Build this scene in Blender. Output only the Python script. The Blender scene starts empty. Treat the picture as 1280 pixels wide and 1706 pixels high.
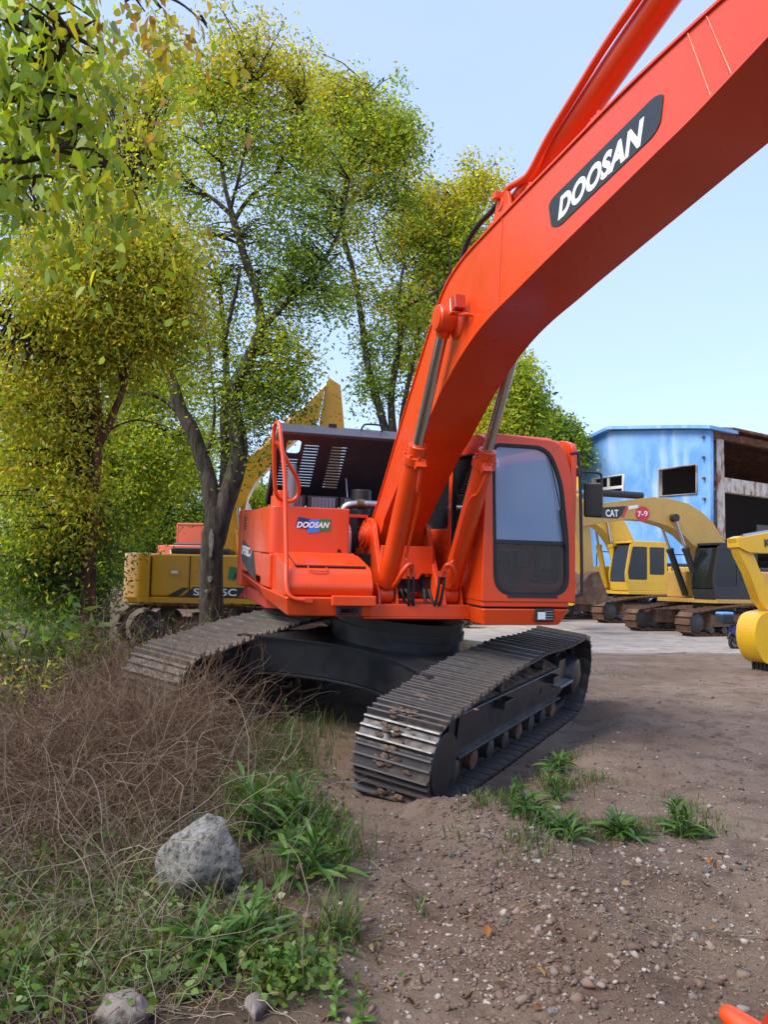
import bpy, bmesh, math, random
import numpy as np
from mathutils import Vector, Matrix, noise
R = math.radians
random.seed(7)
rng = np.random.default_rng(7)
scene = bpy.context.scene
COL = scene.collection

# ------------------------------------------------------------------ camera
FPX, HY, ROLL, EYE = 1333.0, 966.0, 1.1, 1.65
_p = math.atan((HY - 853) / FPX); _r = R(ROLL)
_fw = np.array([0, math.cos(_p), math.sin(_p)]); _up0 = np.array([0, -math.sin(_p), math.cos(_p)])
_rt0 = np.array([1.0, 0, 0])
_rt = _rt0 * math.cos(_r) + _up0 * math.sin(_r)
_up = -_rt0 * math.sin(_r) + _up0 * math.cos(_r)
CAM = np.array([0, 0, EYE])
cam_d = bpy.data.cameras.new('camera'); cam_o = bpy.data.objects.new('camera', cam_d); COL.objects.link(cam_o)
cam_d.sensor_fit = 'VERTICAL'; cam_d.sensor_height = 24.0; cam_d.lens = FPX / 1706 * 24.0
cam_d.clip_start = 0.05; cam_d.clip_end = 2000
mw = Matrix.Identity(4)
for i in range(3):
    mw[i][0] = _rt[i]; mw[i][1] = _up[i]; mw[i][2] = -_fw[i]; mw[i][3] = CAM[i]
cam_o.matrix_world = mw
scene.camera = cam_o

# ------------------------------------------------------------------ sky, sun, exposure
SUN_DIR = Vector((-0.62, -0.45, 0.85)).normalized()      # towards the sun
world = bpy.data.worlds.new('World'); scene.world = world; world.use_nodes = True
nt = world.node_tree; nt.nodes.clear()
sky = nt.nodes.new('ShaderNodeTexSky'); sky.sky_type = 'NISHITA'; sky.sun_disc = False
sky.sun_elevation = math.asin(SUN_DIR.z); sky.sun_rotation = math.atan2(SUN_DIR.x, SUN_DIR.y)
sky.air_density = 1.0; sky.dust_density = 1.2; sky.ozone_density = 2.5; sky.altitude = 0
bg = nt.nodes.new('ShaderNodeBackground'); bg.inputs[1].default_value = 0.15
wo = nt.nodes.new('ShaderNodeOutputWorld')
# thin even veil of high haze over the whole sky, with faint soft streaks
tc = nt.nodes.new('ShaderNodeTexCoord')
mp = nt.nodes.new('ShaderNodeMapping'); mp.inputs['Scale'].default_value = (1, 1, 3.5)
nz = nt.nodes.new('ShaderNodeTexNoise'); nz.inputs['Scale'].default_value = 2.0; nz.inputs['Detail'].default_value = 5
cr = nt.nodes.new('ShaderNodeMapRange'); cr.inputs[1].default_value = .38; cr.inputs[2].default_value = .75
cr.inputs[3].default_value = .62; cr.inputs[4].default_value = .76
mx = nt.nodes.new('ShaderNodeMix'); mx.data_type = 'RGBA'
mx.inputs['B'].default_value = (1.9, 2.36, 3.7, 1)
L = nt.links.new
L(tc.outputs['Generated'], mp.inputs['Vector']); L(mp.outputs[0], nz.inputs['Vector'])
L(nz.outputs['Fac'], cr.inputs[0]); L(cr.outputs[0], mx.inputs['Factor'])
L(sky.outputs[0], mx.inputs['A']); L(mx.outputs['Result'], bg.inputs[0]); L(bg.outputs[0], wo.inputs[0])
sun_d = bpy.data.lights.new('sun', 'SUN'); sun_d.energy = 2.1; sun_d.angle = R(34); sun_d.color = (1.0, .95, .88)
sun_o = bpy.data.objects.new('sun', sun_d); COL.objects.link(sun_o)
sun_o.rotation_euler = SUN_DIR.to_track_quat('Z', 'Y').to_euler(); sun_o.location = (-6, -5, 12)
vs = scene.view_settings
vs.view_transform = 'Standard'; vs.look = 'None'; vs.gamma = 1; vs.use_curve_mapping = False; vs.exposure = 1.28

# ------------------------------------------------------------------ pixel helpers (photo pixels -> directions)
def pray(px, py):
    d = np.array([(px - 640) / FPX, -(py - 853) / FPX, 1.0])
    return d[0] * _rt + d[1] * _up + d[2] * _fw
def at_depth(px, py, depth):
    r = pray(px, py); return Vector(CAM + r * (depth / r[1]))
def at_z(px, py, z=0.0):
    r = pray(px, py); return Vector(CAM + r * ((z - EYE) / r[2]))
def at_plane(px, py, p0, n):
    r = pray(px, py); n = np.array(n); p0 = np.array(p0)
    return Vector(CAM + r * (((p0 - CAM) @ n) / (r @ n)))

# ------------------------------------------------------------------ materials
MATS = {}
def _nodes(name):
    m = bpy.data.materials.new(name); m.use_nodes = True
    t = m.node_tree; b = t.nodes['Principled BSDF']
    return m, t, b
def _noise(t, scale, detail=4, rough=.55, coord='Object', vec=None, stretch=None):
    n = t.nodes.new('ShaderNodeTexNoise'); n.inputs['Scale'].default_value = scale
    n.inputs['Detail'].default_value = detail; n.inputs['Roughness'].default_value = rough
    c = t.nodes.new('ShaderNodeTexCoord')
    src = c.outputs[coord]
    if stretch:
        mpn = t.nodes.new('ShaderNodeMapping'); mpn.inputs['Scale'].default_value = stretch
        t.links.new(src, mpn.inputs['Vector']); src = mpn.outputs[0]
    t.links.new(src, n.inputs['Vector'])
    return n.outputs['Fac']
def _ramp(t, fac, lo, hi, a=0.0, b=1.0):
    m = t.nodes.new('ShaderNodeMapRange'); m.inputs[1].default_value = lo; m.inputs[2].default_value = hi
    m.inputs[3].default_value = a; m.inputs[4].default_value = b
    t.links.new(fac, m.inputs[0]); return m.outputs[0]
def _mix(t, fac, a, b):
    m = t.nodes.new('ShaderNodeMix'); m.data_type = 'RGBA'
    if isinstance(fac, float): m.inputs['Factor'].default_value = fac
    else: t.links.new(fac, m.inputs['Factor'])
    for k, v in (('A', a), ('B', b)):
        if isinstance(v, tuple): m.inputs[k].default_value = (*v, 1)
        else: t.links.new(v, m.inputs[k])
    return m.outputs['Result']
def _bump(t, b, fac, strength, dist=.02):
    n = t.nodes.new('ShaderNodeBump'); n.inputs['Strength'].default_value = strength; n.inputs['Distance'].default_value = dist
    t.links.new(fac, n.inputs['Height']); t.links.new(n.outputs[0], b.inputs['Normal'])
def paint(name, col, rough=.35, dirt=(.16, .12, .09), dirt_amt=.25, coat=.3, dscale=2.2, spec=.5, metal=0.0, var=.12, bump=.05):
    m, t, b = _nodes(name)
    d = tuple(max(0, c * (1 - var)) for c in col)
    v = _mix(t, _ramp(t, _noise(t, 1.3, 3), .3, .7), col, d)
    f = _ramp(t, _noise(t, dscale, 8, .68), .52, .78, 0, dirt_amt)
    t.links.new(_mix(t, f, v, dirt), b.inputs['Base Color'])
    t.links.new(_ramp(t, _noise(t, dscale * 2.5, 6), .3, .75, rough * .75, min(1, rough * 1.5)), b.inputs['Roughness'])
    b.inputs['Coat Weight'].default_value = coat; b.inputs['Coat Roughness'].default_value = .15
    b.inputs['Metallic'].default_value = metal; b.inputs['Specular IOR Level'].default_value = spec
    _bump(t, b, _noise(t, 14, 3), bump, .01)
    MATS[name] = m; return m
def rough_mat(name, cols, scale=6, rough=.9, bump=.4, bdist=.03, bscale=None, stretch=None, spec=.2):
    m, t, b = _nodes(name)
    c = cols[0]
    for i, k in enumerate(cols[1:]):
        c = _mix(t, _ramp(t, _noise(t, scale * (1.9 ** i), 8, .65, stretch=stretch), .46, .62), c, k)
    if isinstance(c, tuple): b.inputs['Base Color'].default_value = (*c, 1)
    else: t.links.new(c, b.inputs['Base Color'])
    b.inputs['Roughness'].default_value = rough; b.inputs['Specular IOR Level'].default_value = spec
    _bump(t, b, _noise(t, bscale or scale * 3, 8, .7, stretch=stretch), bump, bdist)
    MATS[name] = m; return m
def plain(name, col, rough=.5, metal=0.0, emit=None, spec=.5):
    m, t, b = _nodes(name)
    b.inputs['Base Color'].default_value = (*col, 1); b.inputs['Roughness'].default_value = rough
    b.inputs['Metallic'].default_value = metal; b.inputs['Specular IOR Level'].default_value = spec
    t.links.new(_ramp(t, _noise(t, 9, 5), .3, .7, rough * .8, min(1, rough * 1.25)), b.inputs['Roughness'])
    MATS[name] = m; return m
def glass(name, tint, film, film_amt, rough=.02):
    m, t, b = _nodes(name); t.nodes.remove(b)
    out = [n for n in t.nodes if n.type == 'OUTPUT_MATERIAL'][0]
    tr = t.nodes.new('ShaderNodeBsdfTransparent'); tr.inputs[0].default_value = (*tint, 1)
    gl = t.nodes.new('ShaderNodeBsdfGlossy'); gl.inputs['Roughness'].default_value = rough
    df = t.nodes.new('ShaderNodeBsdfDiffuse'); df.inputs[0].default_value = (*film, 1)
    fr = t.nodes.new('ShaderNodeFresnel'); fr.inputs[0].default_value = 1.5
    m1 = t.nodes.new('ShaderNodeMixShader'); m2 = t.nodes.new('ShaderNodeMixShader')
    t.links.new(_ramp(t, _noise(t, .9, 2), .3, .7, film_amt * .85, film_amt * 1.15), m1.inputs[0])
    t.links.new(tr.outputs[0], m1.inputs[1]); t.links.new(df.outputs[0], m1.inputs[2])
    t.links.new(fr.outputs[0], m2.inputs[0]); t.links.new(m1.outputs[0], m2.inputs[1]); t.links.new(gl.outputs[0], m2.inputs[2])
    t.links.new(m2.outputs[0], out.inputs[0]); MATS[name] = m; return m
def leafy(name, transl=.45, rough=.5, spec=.35):
    """leaf: colour from the per-leaf attribute, light passes through"""
    m, t, b = _nodes(name)
    out = [n for n in t.nodes if n.type == 'OUTPUT_MATERIAL'][0]
    a = t.nodes.new('ShaderNodeAttribute'); a.attribute_name = 'Col'
    t.links.new(a.outputs['Color'], b.inputs['Base Color']); b.inputs['Roughness'].default_value = rough
    b.inputs['Specular IOR Level'].default_value = spec
    tl = t.nodes.new('ShaderNodeBsdfTranslucent')
    g = t.nodes.new('ShaderNodeMix'); g.data_type = 'RGBA'; g.blend_type = 'MULTIPLY'; g.inputs['Factor'].default_value = 1
    g.inputs['B'].default_value = (1.85, 1.8, .6, 1); t.links.new(a.outputs['Color'], g.inputs['A'])
    t.links.new(g.outputs['Result'], tl.inputs[0])
    ms = t.nodes.new('ShaderNodeMixShader'); ms.inputs[0].default_value = transl
    t.links.new(b.outputs[0], ms.inputs[1]); t.links.new(tl.outputs[0], ms.inputs[2]); t.links.new(ms.outputs[0], out.inputs[0])
    MATS[name] = m; return m

paint('red', (.74, .062, .006), .32, dirt=(.40, .035, .012), dirt_amt=.22, coat=.28)
paint('hood_lip', (.085, .080, .095), .4, dirt=(.12, .11, .11), dirt_amt=.3, coat=.1)
plain('pad', (.075, .062, .060), .8)
paint('red_dusty', (.46, .030, .008), .45, dirt=(.22, .09, .05), dirt_amt=.30, coat=.2)
paint('black_paint', (.018, .018, .021), .38, dirt=(.09, .075, .06), dirt_amt=.35, coat=.15)
paint('hood_black', (.030, .028, .033), .45, dirt=(.10, .09, .09), dirt_amt=.35, coat=.1)
paint('grey_steel', (.16, .16, .18), .35, dirt=(.07, .06, .05), dirt_amt=.4, coat=.1)
paint('shoe_steel', (.048, .043, .042), .5, dirt=(.17, .115, .075), dirt_amt=.75, coat=0, dscale=5, var=.4, bump=.25)
paint('shoe_worn', (.15, .14, .135), .35, dirt=(.10, .07, .05), dirt_amt=.6, coat=0, dscale=7, var=.4, bump=.2)
paint('shoe_dry', (.10, .085, .072), .6, dirt=(.24, .18, .12), dirt_amt=.9, coat=0, dscale=5, var=.4, bump=.3)
paint('rust', (.15, .075, .04), .8, dirt=(.30, .22, .16), dirt_amt=.6, coat=0, dscale=4, var=.5, bump=.3)
paint('yellow', (.64, .31, .012), .35, dirt=(.30, .17, .05), dirt_amt=.3, coat=.3)
paint('yellow_komatsu', (.72, .42, .02), .35, dirt=(.35, .22, .07), dirt_amt=.35, coat=.25)
paint('yellow_cat', (.55, .32, .06), .40, dirt=(.30, .19, .09), dirt_amt=.4, coat=.2)
paint('yellow_bright', (.66, .38, .006), .3, dirt=(.45, .28, .05), dirt_amt=.25, coat=.3)
paint('orange_far', (.52, .075, .02), .4, dirt=(.35, .1, .05), dirt_amt=.3)
plain('rubber', (.012, .012, .013), .6)
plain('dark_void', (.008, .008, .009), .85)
plain('chrome', (.55, .55, .56), .12, 1.0)
plain('steel_grey', (.32, .33, .36), .4, .3)
plain('white_print', (.80, .80, .78), .5)
plain('decal_black', (.022, .026, .026), .35)
plain('decal_green', (.03, .20, .06), .4)
plain('decal_blue', (.03, .22, .72), .4)
plain('decal_navy', (.02, .03, .16), .4)
plain('decal_red', (.62, .03, .04), .4)
plain('plastic_black', (.020, .020, .022), .45)
plain('seat_fabric', (.03, .03, .033), .85)
plain('pipe_silver', (.5, .5, .5), .3, .9)
plain('lamp_lens', (.75, .74, .70), .15)
plain('radiator', (.13, .15, .18), .5)
glass('glass_painted_sky', (.66, .80, .96), (.46, .62, .84), .42)  # upper cab pane: blue film is sky reflection painted in, plus some dust
glass('glass_clear', (.86, .92, .93), (.4, .5, .55), .05)
glass('glass_dark', (.10, .12, .13), (.02, .025, .03), .35)
glass('glass_cab', (.26, .29, .29), (.12, .14, .15), .10)
rough_mat('bark', [(.055, .044, .034), (.10, .085, .068), (.026, .020, .016)], 9, .95, .9, .03, 22, (1, 1, .22))
rough_mat('bark_red', [(.085, .042, .028), (.14, .075, .05), (.04, .022, .017)], 9, .95, .8, .03, 22, (1, 1, .22))
rough_mat('twig', [(.03, .023, .017), (.055, .042, .03)], 9, .95, .3)
rough_mat('bark_scar', [(.20, .185, .165), (.10, .09, .075)], 9, .95, .4, .02)
rough_mat('mud', [(.16, .105, .075), (.22, .155, .11), (.08, .055, .04)], 5, .97, .9, .05, 16)
rough_mat('stone_grey', [(.27, .26, .235), (.34, .33, .30), (.25, .24, .215), (.085, .08, .07)], 7, .92, .9, .03, 34)
rough_mat('stone_warm', [(.22, .19, .165), (.31, .28, .255), (.13, .10, .08)], 7, .92, .6, .03)
rough_mat('concrete', [(.36, .305, .255), (.42, .365, .31), (.27, .22, .18)], .9, .9, .25, .02, 9)
rough_mat('wood_ochre', [(.42, .22, .07), (.55, .31, .11), (.24, .13, .06)], 3, .8, .3, .02, stretch=(1, 6, 6))
leafy('leaf', .5); leafy('leaf_weed', .30, .45, .4); leafy('straw', .12, .8, .15); leafy('litter', .15, .7, .2); leafy('leaf_near', .45, .45, .4)

# ------------------------------------------------------------------ mesh helpers
class MB:
    def __init__(s): s.v = []; s.f = []
    def add(s, vs_, fs):
        o = len(s.v); s.v += [tuple(v) for v in vs_]; s.f += [tuple(i + o for i in f) for f in fs]; return s
    def box(s, c, size, rot=None):
        hx, hy, hz = (k / 2 for k in size)
        P = [Vector((x * hx, y * hy, z * hz)) for x in (-1, 1) for y in (-1, 1) for z in (-1, 1)]
        if rot: P = [rot @ p for p in P]
        c = Vector(c)
        return s.add([p + c for p in P], [(0, 1, 3, 2), (4, 6, 7, 5), (0, 4, 5, 1), (2, 3, 7, 6), (0, 2, 6, 4), (1, 5, 7, 3)])
    def prism(s, poly, a0, a1, axis='x', scale1=None):
        """poly in the other two axes; x: (y,z), y: (x,z), z: (x,y)"""
        n = len(poly)
        def P(u, v, a): return {'x': (a, u, v), 'y': (u, a, v), 'z': (u, v, a)}[axis]
        A = [P(u, v, a0) for u, v in poly]; B = [P(u, v, a1) for u, v in (scale1 or poly)]
        fs = [tuple(range(n))[::-1], tuple(range(n, 2 * n))] + [(i, (i + 1) % n, n + (i + 1) % n, n + i) for i in range(n)]
        return s.add(A + B, fs)
    def hexa(s, P):
        """8 corners: bottom ring 0-3, top ring 4-7"""
        return s.add(P, [(3, 2, 1, 0), (4, 5, 6, 7), (0, 1, 5, 4), (1, 2, 6, 5), (2, 3, 7, 6), (3, 0, 4, 7)])
    def tube(s, pts, rad, n=8, cap=True, closed=False):
        pts = [Vector(p) for p in pts]
        if not hasattr(rad, '__len__'): rad = [rad] * len(pts)
        rings = []; prev = None
        for i, p in enumerate(pts):
            if closed: d = pts[(i + 1) % len(pts)] - pts[i - 1]
            else: d = pts[min(i + 1, len(pts) - 1)] - pts[max(i - 1, 0)]
            if d.length < 1e-9: d = Vector((0, 0, 1))
            d.normalize()
            if prev is None:
                u = d.orthogonal().normalized()
            else:
                u = prev - d * prev.dot(d)
                if u.length < 1e-6: u = d.orthogonal()
                u.normalize()
            prev = u; w = d.cross(u)
            rings.append([p + (u * math.cos(2 * math.pi * k / n) + w * math.sin(2 * math.pi * k / n)) * rad[i] for k in range(n)])
        vs_ = [q for r_ in rings for q in r_]; fs = []
        m = len(pts)
        for i in range(m if closed else m - 1):
            j = (i + 1) % m
            for k in range(n):
                fs.append((i * n + k, i * n + (k + 1) % n, j * n + (k + 1) % n, j * n + k))
        if cap and not closed:
            fs.append(tuple(range(n))[::-1]); fs.append(tuple((m - 1) * n + k for k in range(n)))
        return s.add(vs_, fs)
    def cyl(s, a, b, r, n=20, r2=None): return s.tube([a, b], [r, r if r2 is None else r2], n)
    def lathe(s, a, b, prof, n=24):
        """prof: list of (t along a->b in metres, radius)"""
        a = Vector(a); d = (Vector(b) - a).normalized()
        return s.tube([a + d * t for t, _ in prof], [max(r, .0005) for _, r in prof], n) if all(prof[i][0] < prof[i + 1][0] for i in range(len(prof) - 1)) else s._lathe(a, d, prof, n)
    def _lathe(s, a, d, prof, n):
        u = d.orthogonal().normalized(); w = d.cross(u); vs_ = []; fs = []
        for t, r in prof:
            for k in range(n):
                q = 2 * math.pi * k / n; vs_.append(a + d * t + (u * math.cos(q) + w * math.sin(q)) * max(r, .0005))
        for i in range(len(prof) - 1):
            for k in range(n): fs.append((i * n + k, i * n + (k + 1) % n, (i + 1) * n + (k + 1) % n, (i + 1) * n + k))
        fs.append(tuple(range(n))[::-1]); fs.append(tuple((len(prof) - 1) * n + k for k in range(n)))
        return s.add(vs_, fs)
    def mesh(s, name):
        me = bpy.data.meshes.new(name); me.from_pydata(s.v, [], s.f); me.update(); return me
    def build(s, name, mat, parent=None, smooth=None, bevel=0, seg=2, fix=True):
        me = s.mesh(name)
        if fix:
            bm = bmesh.new(); bm.from_mesh(me); bmesh.ops.recalc_face_normals(bm, faces=bm.faces); bm.to_mesh(me); bm.free()
        return link(name, me, mat, parent, smooth, bevel, seg)
def link(name, me, mat, parent=None, smooth=None, bevel=0, seg=2):
    if mat is not None and not me.materials: me.materials.append(MATS[mat] if isinstance(mat, str) else mat)
    o = bpy.data.objects.new(name, me); COL.objects.link(o)
    if parent is not None: o.parent = parent
    if smooth is not None:
        try: me.set_sharp_from_angle(angle=R(smooth))
        except Exception: pass
        me.polygons.foreach_set('use_smooth', [True] * len(me.polygons))
    if bevel:
        b = o.modifiers.new('bevel', 'BEVEL'); b.width = bevel; b.segments = seg; b.limit_method = 'ANGLE'; b.angle_limit = R(28)
        me.polygons.foreach_set('use_smooth', [True] * len(me.polygons))
        b.harden_normals = True
    return o
def empty(name, loc=(0, 0, 0), rz=0.0):
    o = bpy.data.objects.new(name, None); COL.objects.link(o); o.location = loc; o.rotation_euler = (0, 0, rz); o.empty_display_size = .2
    return o
def tag(o, label, cat=None, group=None, kind=None):
    if label: o['label'] = label
    if cat: o['category'] = cat
    if group: o['group'] = group
    if kind: o['kind'] = kind
    return o
def struct(o): o['kind'] = 'structure'; return o
def copy_tree(o, parent=None):
    c = o.copy(); COL.objects.link(c); c.parent = parent
    for ch in list(o.children): copy_tree(ch, c)
    return c
def smooth_path(P, k=6):
    """Catmull-Rom through the points"""
    P = [Vector(p) for p in P]
    if len(P) < 3: return P
    Q = [P[0] * 2 - P[1]] + P + [P[-1] * 2 - P[-2]]; out = []
    for i in range(1, len(Q) - 2):
        a, b, c, d = Q[i - 1:i + 3]
        for j in range(k):
            t = j / k
            out.append(.5 * ((2 * b) + (c - a) * t + (2 * a - 5 * b + 4 * c - d) * t * t + (3 * b - a - 3 * c + d) * t ** 3))
    out.append(P[-1]); return out
def rrect(x0, y0, x1, y1, r, n=4):
    pts = []
    for cx, cy, a0 in ((x1 - r, y1 - r, 0), (x0 + r, y1 - r, 90), (x0 + r, y0 + r, 180), (x1 - r, y0 + r, 270)):
        for k in range(n + 1):
            a = R(a0 + 90 * k / n); pts.append((cx + r * math.cos(a), cy + r * math.sin(a)))
    return pts
def round_poly(P, r, n=4):
    out = []; m = len(P)
    for i in range(m):
        a, b, c = Vector(P[i - 1]), Vector(P[i]), Vector(P[(i + 1) % m])
        rr = r[i] if hasattr(r, '__len__') else r
        u = (a - b); v = (c - b); k = min(rr, u.length * .45, v.length * .45)
        if k < 1e-4: out.append(tuple(b)); continue
        p = b + u.normalized() * k; q = b + v.normalized() * k
        for j in range(n + 1):
            t = j / n; out.append(tuple(p * (1 - t) ** 2 + b * 2 * t * (1 - t) + q * t * t))
    return out
_dg = None
def curve_mesh(cu):
    ob = bpy.data.objects.new('tmp', cu); COL.objects.link(ob)
    dg = bpy.context.evaluated_depsgraph_get(); dg.update()
    me = bpy.data.meshes.new_from_object(ob.evaluated_get(dg)); bpy.data.objects.remove(ob); bpy.data.curves.remove(cu)
    me.materials.clear(); return me
def panel(name, outline, holes, thick, frame, mat, parent=None, bevel=.0):
    """flat plate with holes; frame = (origin, u, v): point = o + u*x + v*y, thickness centred along u x v"""
    cu = bpy.data.curves.new('tmp', 'CURVE'); cu.dimensions = '2D'; cu.fill_mode = 'BOTH'; cu.extrude = thick / 2; cu.bevel_depth = bevel
    for poly in [outline] + list(holes):
        s = cu.splines.new('POLY'); s.points.add(len(poly) - 1); s.use_cyclic_u = True
        for p, q in zip(s.points, poly): p.co = (q[0], q[1], 0, 1)
    me = curve_mesh(cu); o, u, v = (Vector(k) for k in frame); w = u.cross(v).normalized()
    M4 = Matrix.Identity(4)
    for i in range(3): M4[i][0] = u[i]; M4[i][1] = v[i]; M4[i][2] = w[i]; M4[i][3] = o[i]
    me.transform(M4); me.name = name
    return link(name, me, mat, parent)
def text(name, body, size, frame, mat, parent=None, shear=0.0, bold=0.0, width=1.0, thick=.002, fit=None):
    cu = bpy.data.curves.new('tmp', 'FONT'); cu.body = body; cu.size = size; cu.shear = shear; cu.offset = bold * size; cu.extrude = thick
    cu.space_character = 1.0 + bold * 1.2
    me = curve_mesh(cu)
    vs_ = np.array([v.co for v in me.vertices]); lo = vs_.min(0); hi = vs_.max(0)
    for v in me.vertices:
        x = (v.co.x - lo[0]); y = v.co.y - lo[1]
        if fit: x = x / (hi[0] - lo[0]) * fit[0]; y = y / (hi[1] - lo[1]) * fit[1]
        v.co = (x * width, y, v.co.z)
    o, u, v = (Vector(k) for k in frame); w = u.cross(v).normalized()
    M4 = Matrix.Identity(4)
    for i in range(3): M4[i][0] = u[i]; M4[i][1] = v[i]; M4[i][2] = w[i]; M4[i][3] = o[i]
    me.transform(M4); me.name = name
    return link(name, me, mat, parent)
def np_mesh(name, verts, faces_flat, fsize, cols=None):
    """fast mesh from arrays; all faces have fsize corners"""
    me = bpy.data.meshes.new(name); nv = len(verts); nf = len(faces_flat) // fsize
    me.vertices.add(nv); me.vertices.foreach_set('co', np.asarray(verts, dtype=np.float32).ravel())
    me.loops.add(nf * fsize); me.loops.foreach_set('vertex_index', np.asarray(faces_flat, dtype=np.int32))
    me.polygons.add(nf); me.polygons.foreach_set('loop_start', np.arange(0, nf * fsize, fsize, dtype=np.int32))
    me.polygons.foreach_set('loop_total', np.full(nf, fsize, dtype=np.int32))
    if cols is not None:
        a = me.attributes.new('Col', 'FLOAT_COLOR', 'POINT')
        c4 = np.ones((nv, 4), dtype=np.float32); c4[:, :3] = cols; a.data.foreach_set('color', c4.ravel())
    me.update(calc_edges=True); return me
def leaves(name, C, length, width, cols, mat, parent=None, droop=.4, jit=.35, oval=False, curl=.15):
    """rhombic folded leaves at points C (N,3)"""
    N = len(C)
    d = rng.normal(size=(N, 3)); d[:, 2] = d[:, 2] * .6 - droop * 1.6; d /= np.linalg.norm(d, axis=1)[:, None]
    q = rng.normal(size=(N, 3)); s = np.cross(d, q); s /= np.linalg.norm(s, axis=1)[:, None]; nn = np.cross(s, d)
    ln = length * (1 + jit * rng.uniform(-1, 1, N))[:, None]; wd = width * (1 + jit * rng.uniform(-1, 1, N))[:, None]
    P0 = C; P2 = C + d * ln + nn * ln * curl * -.5; mid = C + d * ln * .45 + nn * ln * curl * .3
    if oval:
        q1 = C + d * ln * .28 + nn * ln * curl * .25; q2 = C + d * ln * .66 + nn * ln * curl * .12
        V_ = np.stack([P0, q1 + s * wd * .46 + nn * wd * .14, q2 + s * wd * .40 + nn * wd * .12, P2, q2 - s * wd * .40 + nn * wd * .12, q1 - s * wd * .46 + nn * wd * .14], 1).reshape(-1, 3)
        return link(name, np_mesh(name, V_, np.arange(6 * N), 6, np.repeat(cols, 6, axis=0)), mat, parent)
    V_ = np.stack([P0, mid + s * wd * .5 + nn * wd * .18, P2, mid - s * wd * .5 + nn * wd * .18], 1).reshape(-1, 3)
    me = np_mesh(name, V_, np.arange(4 * N), 4, np.repeat(cols, 4, axis=0))
    return link(name, me, mat, parent)
def vnoise(x, y, seed=0):
    """smooth 2-D value noise for numpy arrays, in [-1,1]"""
    xi = np.floor(x).astype(np.int64); yi = np.floor(y).astype(np.int64); xf = x - xi; yf = y - yi
    def h(a, b):
        n = (a * 374761393 + b * 668265263 + seed * 974634777) & 0x7fffffff
        n = ((n ^ (n >> 13)) * 1274126177) & 0x7fffffff
        return ((n ^ (n >> 16)) & 0xffff) / 32767.5 - 1
    u = xf * xf * (3 - 2 * xf); v = yf * yf * (3 - 2 * yf)
    return (h(xi, yi) * (1 - u) + h(xi + 1, yi) * u) * (1 - v) + (h(xi, yi + 1) * (1 - u) + h(xi + 1, yi + 1) * u) * v

# ------------------------------------------------------------------ where the big machine stands (its slew centre)
PSI, TILT = R(17), R(2.5)
_ex = np.array([math.cos(PSI), math.sin(PSI), 0]); _ey = np.array([math.sin(PSI), -math.cos(PSI), 0])
XO = Vector(_ex * 2.80 + _ey * -8.95 + np.array([0, 0, -.05]))
XM = Matrix.Rotation(PSI, 3, 'Z') @ Matrix.Rotation(TILT, 3, 'X')
XMI = XM.inverted()
def hit(px, py, ax, val):
    """photo pixel -> point of the machine frame (x, forward, z) on the plane x|forward|z = val"""
    r = XMI @ Vector(pray(px, py)); o = XMI @ (Vector(CAM) - XO); v = -val if ax == 1 else val
    t = (v - o[ax]) / r[ax]; p = o + r * t
    return Vector((p[0], -p[1], p[2]))
UC_ROT = R(-27) - PSI; UC_Z = .08             # undercarriage turned against the house, its far side up on the bank
UCR = Matrix.Rotation(UC_ROT, 3, 'Z') @ Matrix.Rotation(R(6), 3, 'Y')
UCM = XM @ UCR
def uc_world(u, v, w): return XO + UCM @ Vector((u, v, w + UC_Z))

# ------------------------------------------------------------------ ground
_n3 = np.array(UCM @ Vector((0, 0, 1))); _p3 = np.array(uc_world(0, 0, 0)); _uax = np.array(UCM @ Vector((1, 0, 0))); _vax = np.array(UCM @ Vector((0, 1, 0)))
def sstep(a, b, x):
    t = np.clip((x - a) / (b - a), 0, 1); return t * t * (3 - 2 * t)
def height(x, y):
    x = np.asarray(x, float); y = np.asarray(y, float)
    near = 1 - sstep(15, 19, y)
    h = .05 * vnoise(x * .45, y * .45, 1) + .030 * vnoise(x * 1.3, y * 1.3, 2) + .022 * vnoise(x * 3.4, y * 3.4, 3)
    h += .013 * vnoise(x * 8, y * 8, 4) + .009 * vnoise(x * 19, y * 19, 5) + .005 * vnoise(x * 41, y * 41, 9)
    # ploughed-up ridge of soil running from the track towards the camera, and the rut left of it
    cx = .92 - .115 * (y - 2.6) + .10 * np.sin(y * 1.7)
    h += .11 * np.exp(-((x - cx - .12) / .34) ** 2) * sstep(1.6, 2.6, y) * (1 - sstep(5.6, 6.6, y))
    h -= .06 * np.exp(-((x - cx + .55) / .40) ** 2) * sstep(1.2, 2.4, y) * (1 - sstep(6, 7, y))
    # verge rises on the left
    h += .16 * sstep(-1.0, -3.5, x) * sstep(3, 6, y) + .25 * sstep(-4, -9, x)
    h += .05 * vnoise(x * 2.1, y * 2.1, 6) * sstep(0, -1.2, x)
    h = h * near
    h = h + .55 * sstep(21.5, 28, y) * sstep(-3.8, -6.0, x)
    # bearing surface below the tracks
    z = _p3[2] - ((x - _p3[0]) * _n3[0] + (y - _p3[1]) * _n3[1]) / _n3[2]
    u = (x - _p3[0]) * _uax[0] + (y - _p3[1]) * _uax[1]; v = (x - _p3[0]) * _vax[0] + (y - _p3[1]) * _vax[1]
    m = (1 - sstep(1.75, 2.35, np.abs(u))) * (1 - sstep(2.15, 3.1, np.abs(v - .05)))
    bear = z + .012 + (h - .05) * .15
    gap = (1 - sstep(.55, .85, np.abs(u)))
    return h * (1 - m) + (bear * (1 - gap) + (bear + .02 + .5 * h) * gap) * m
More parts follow.
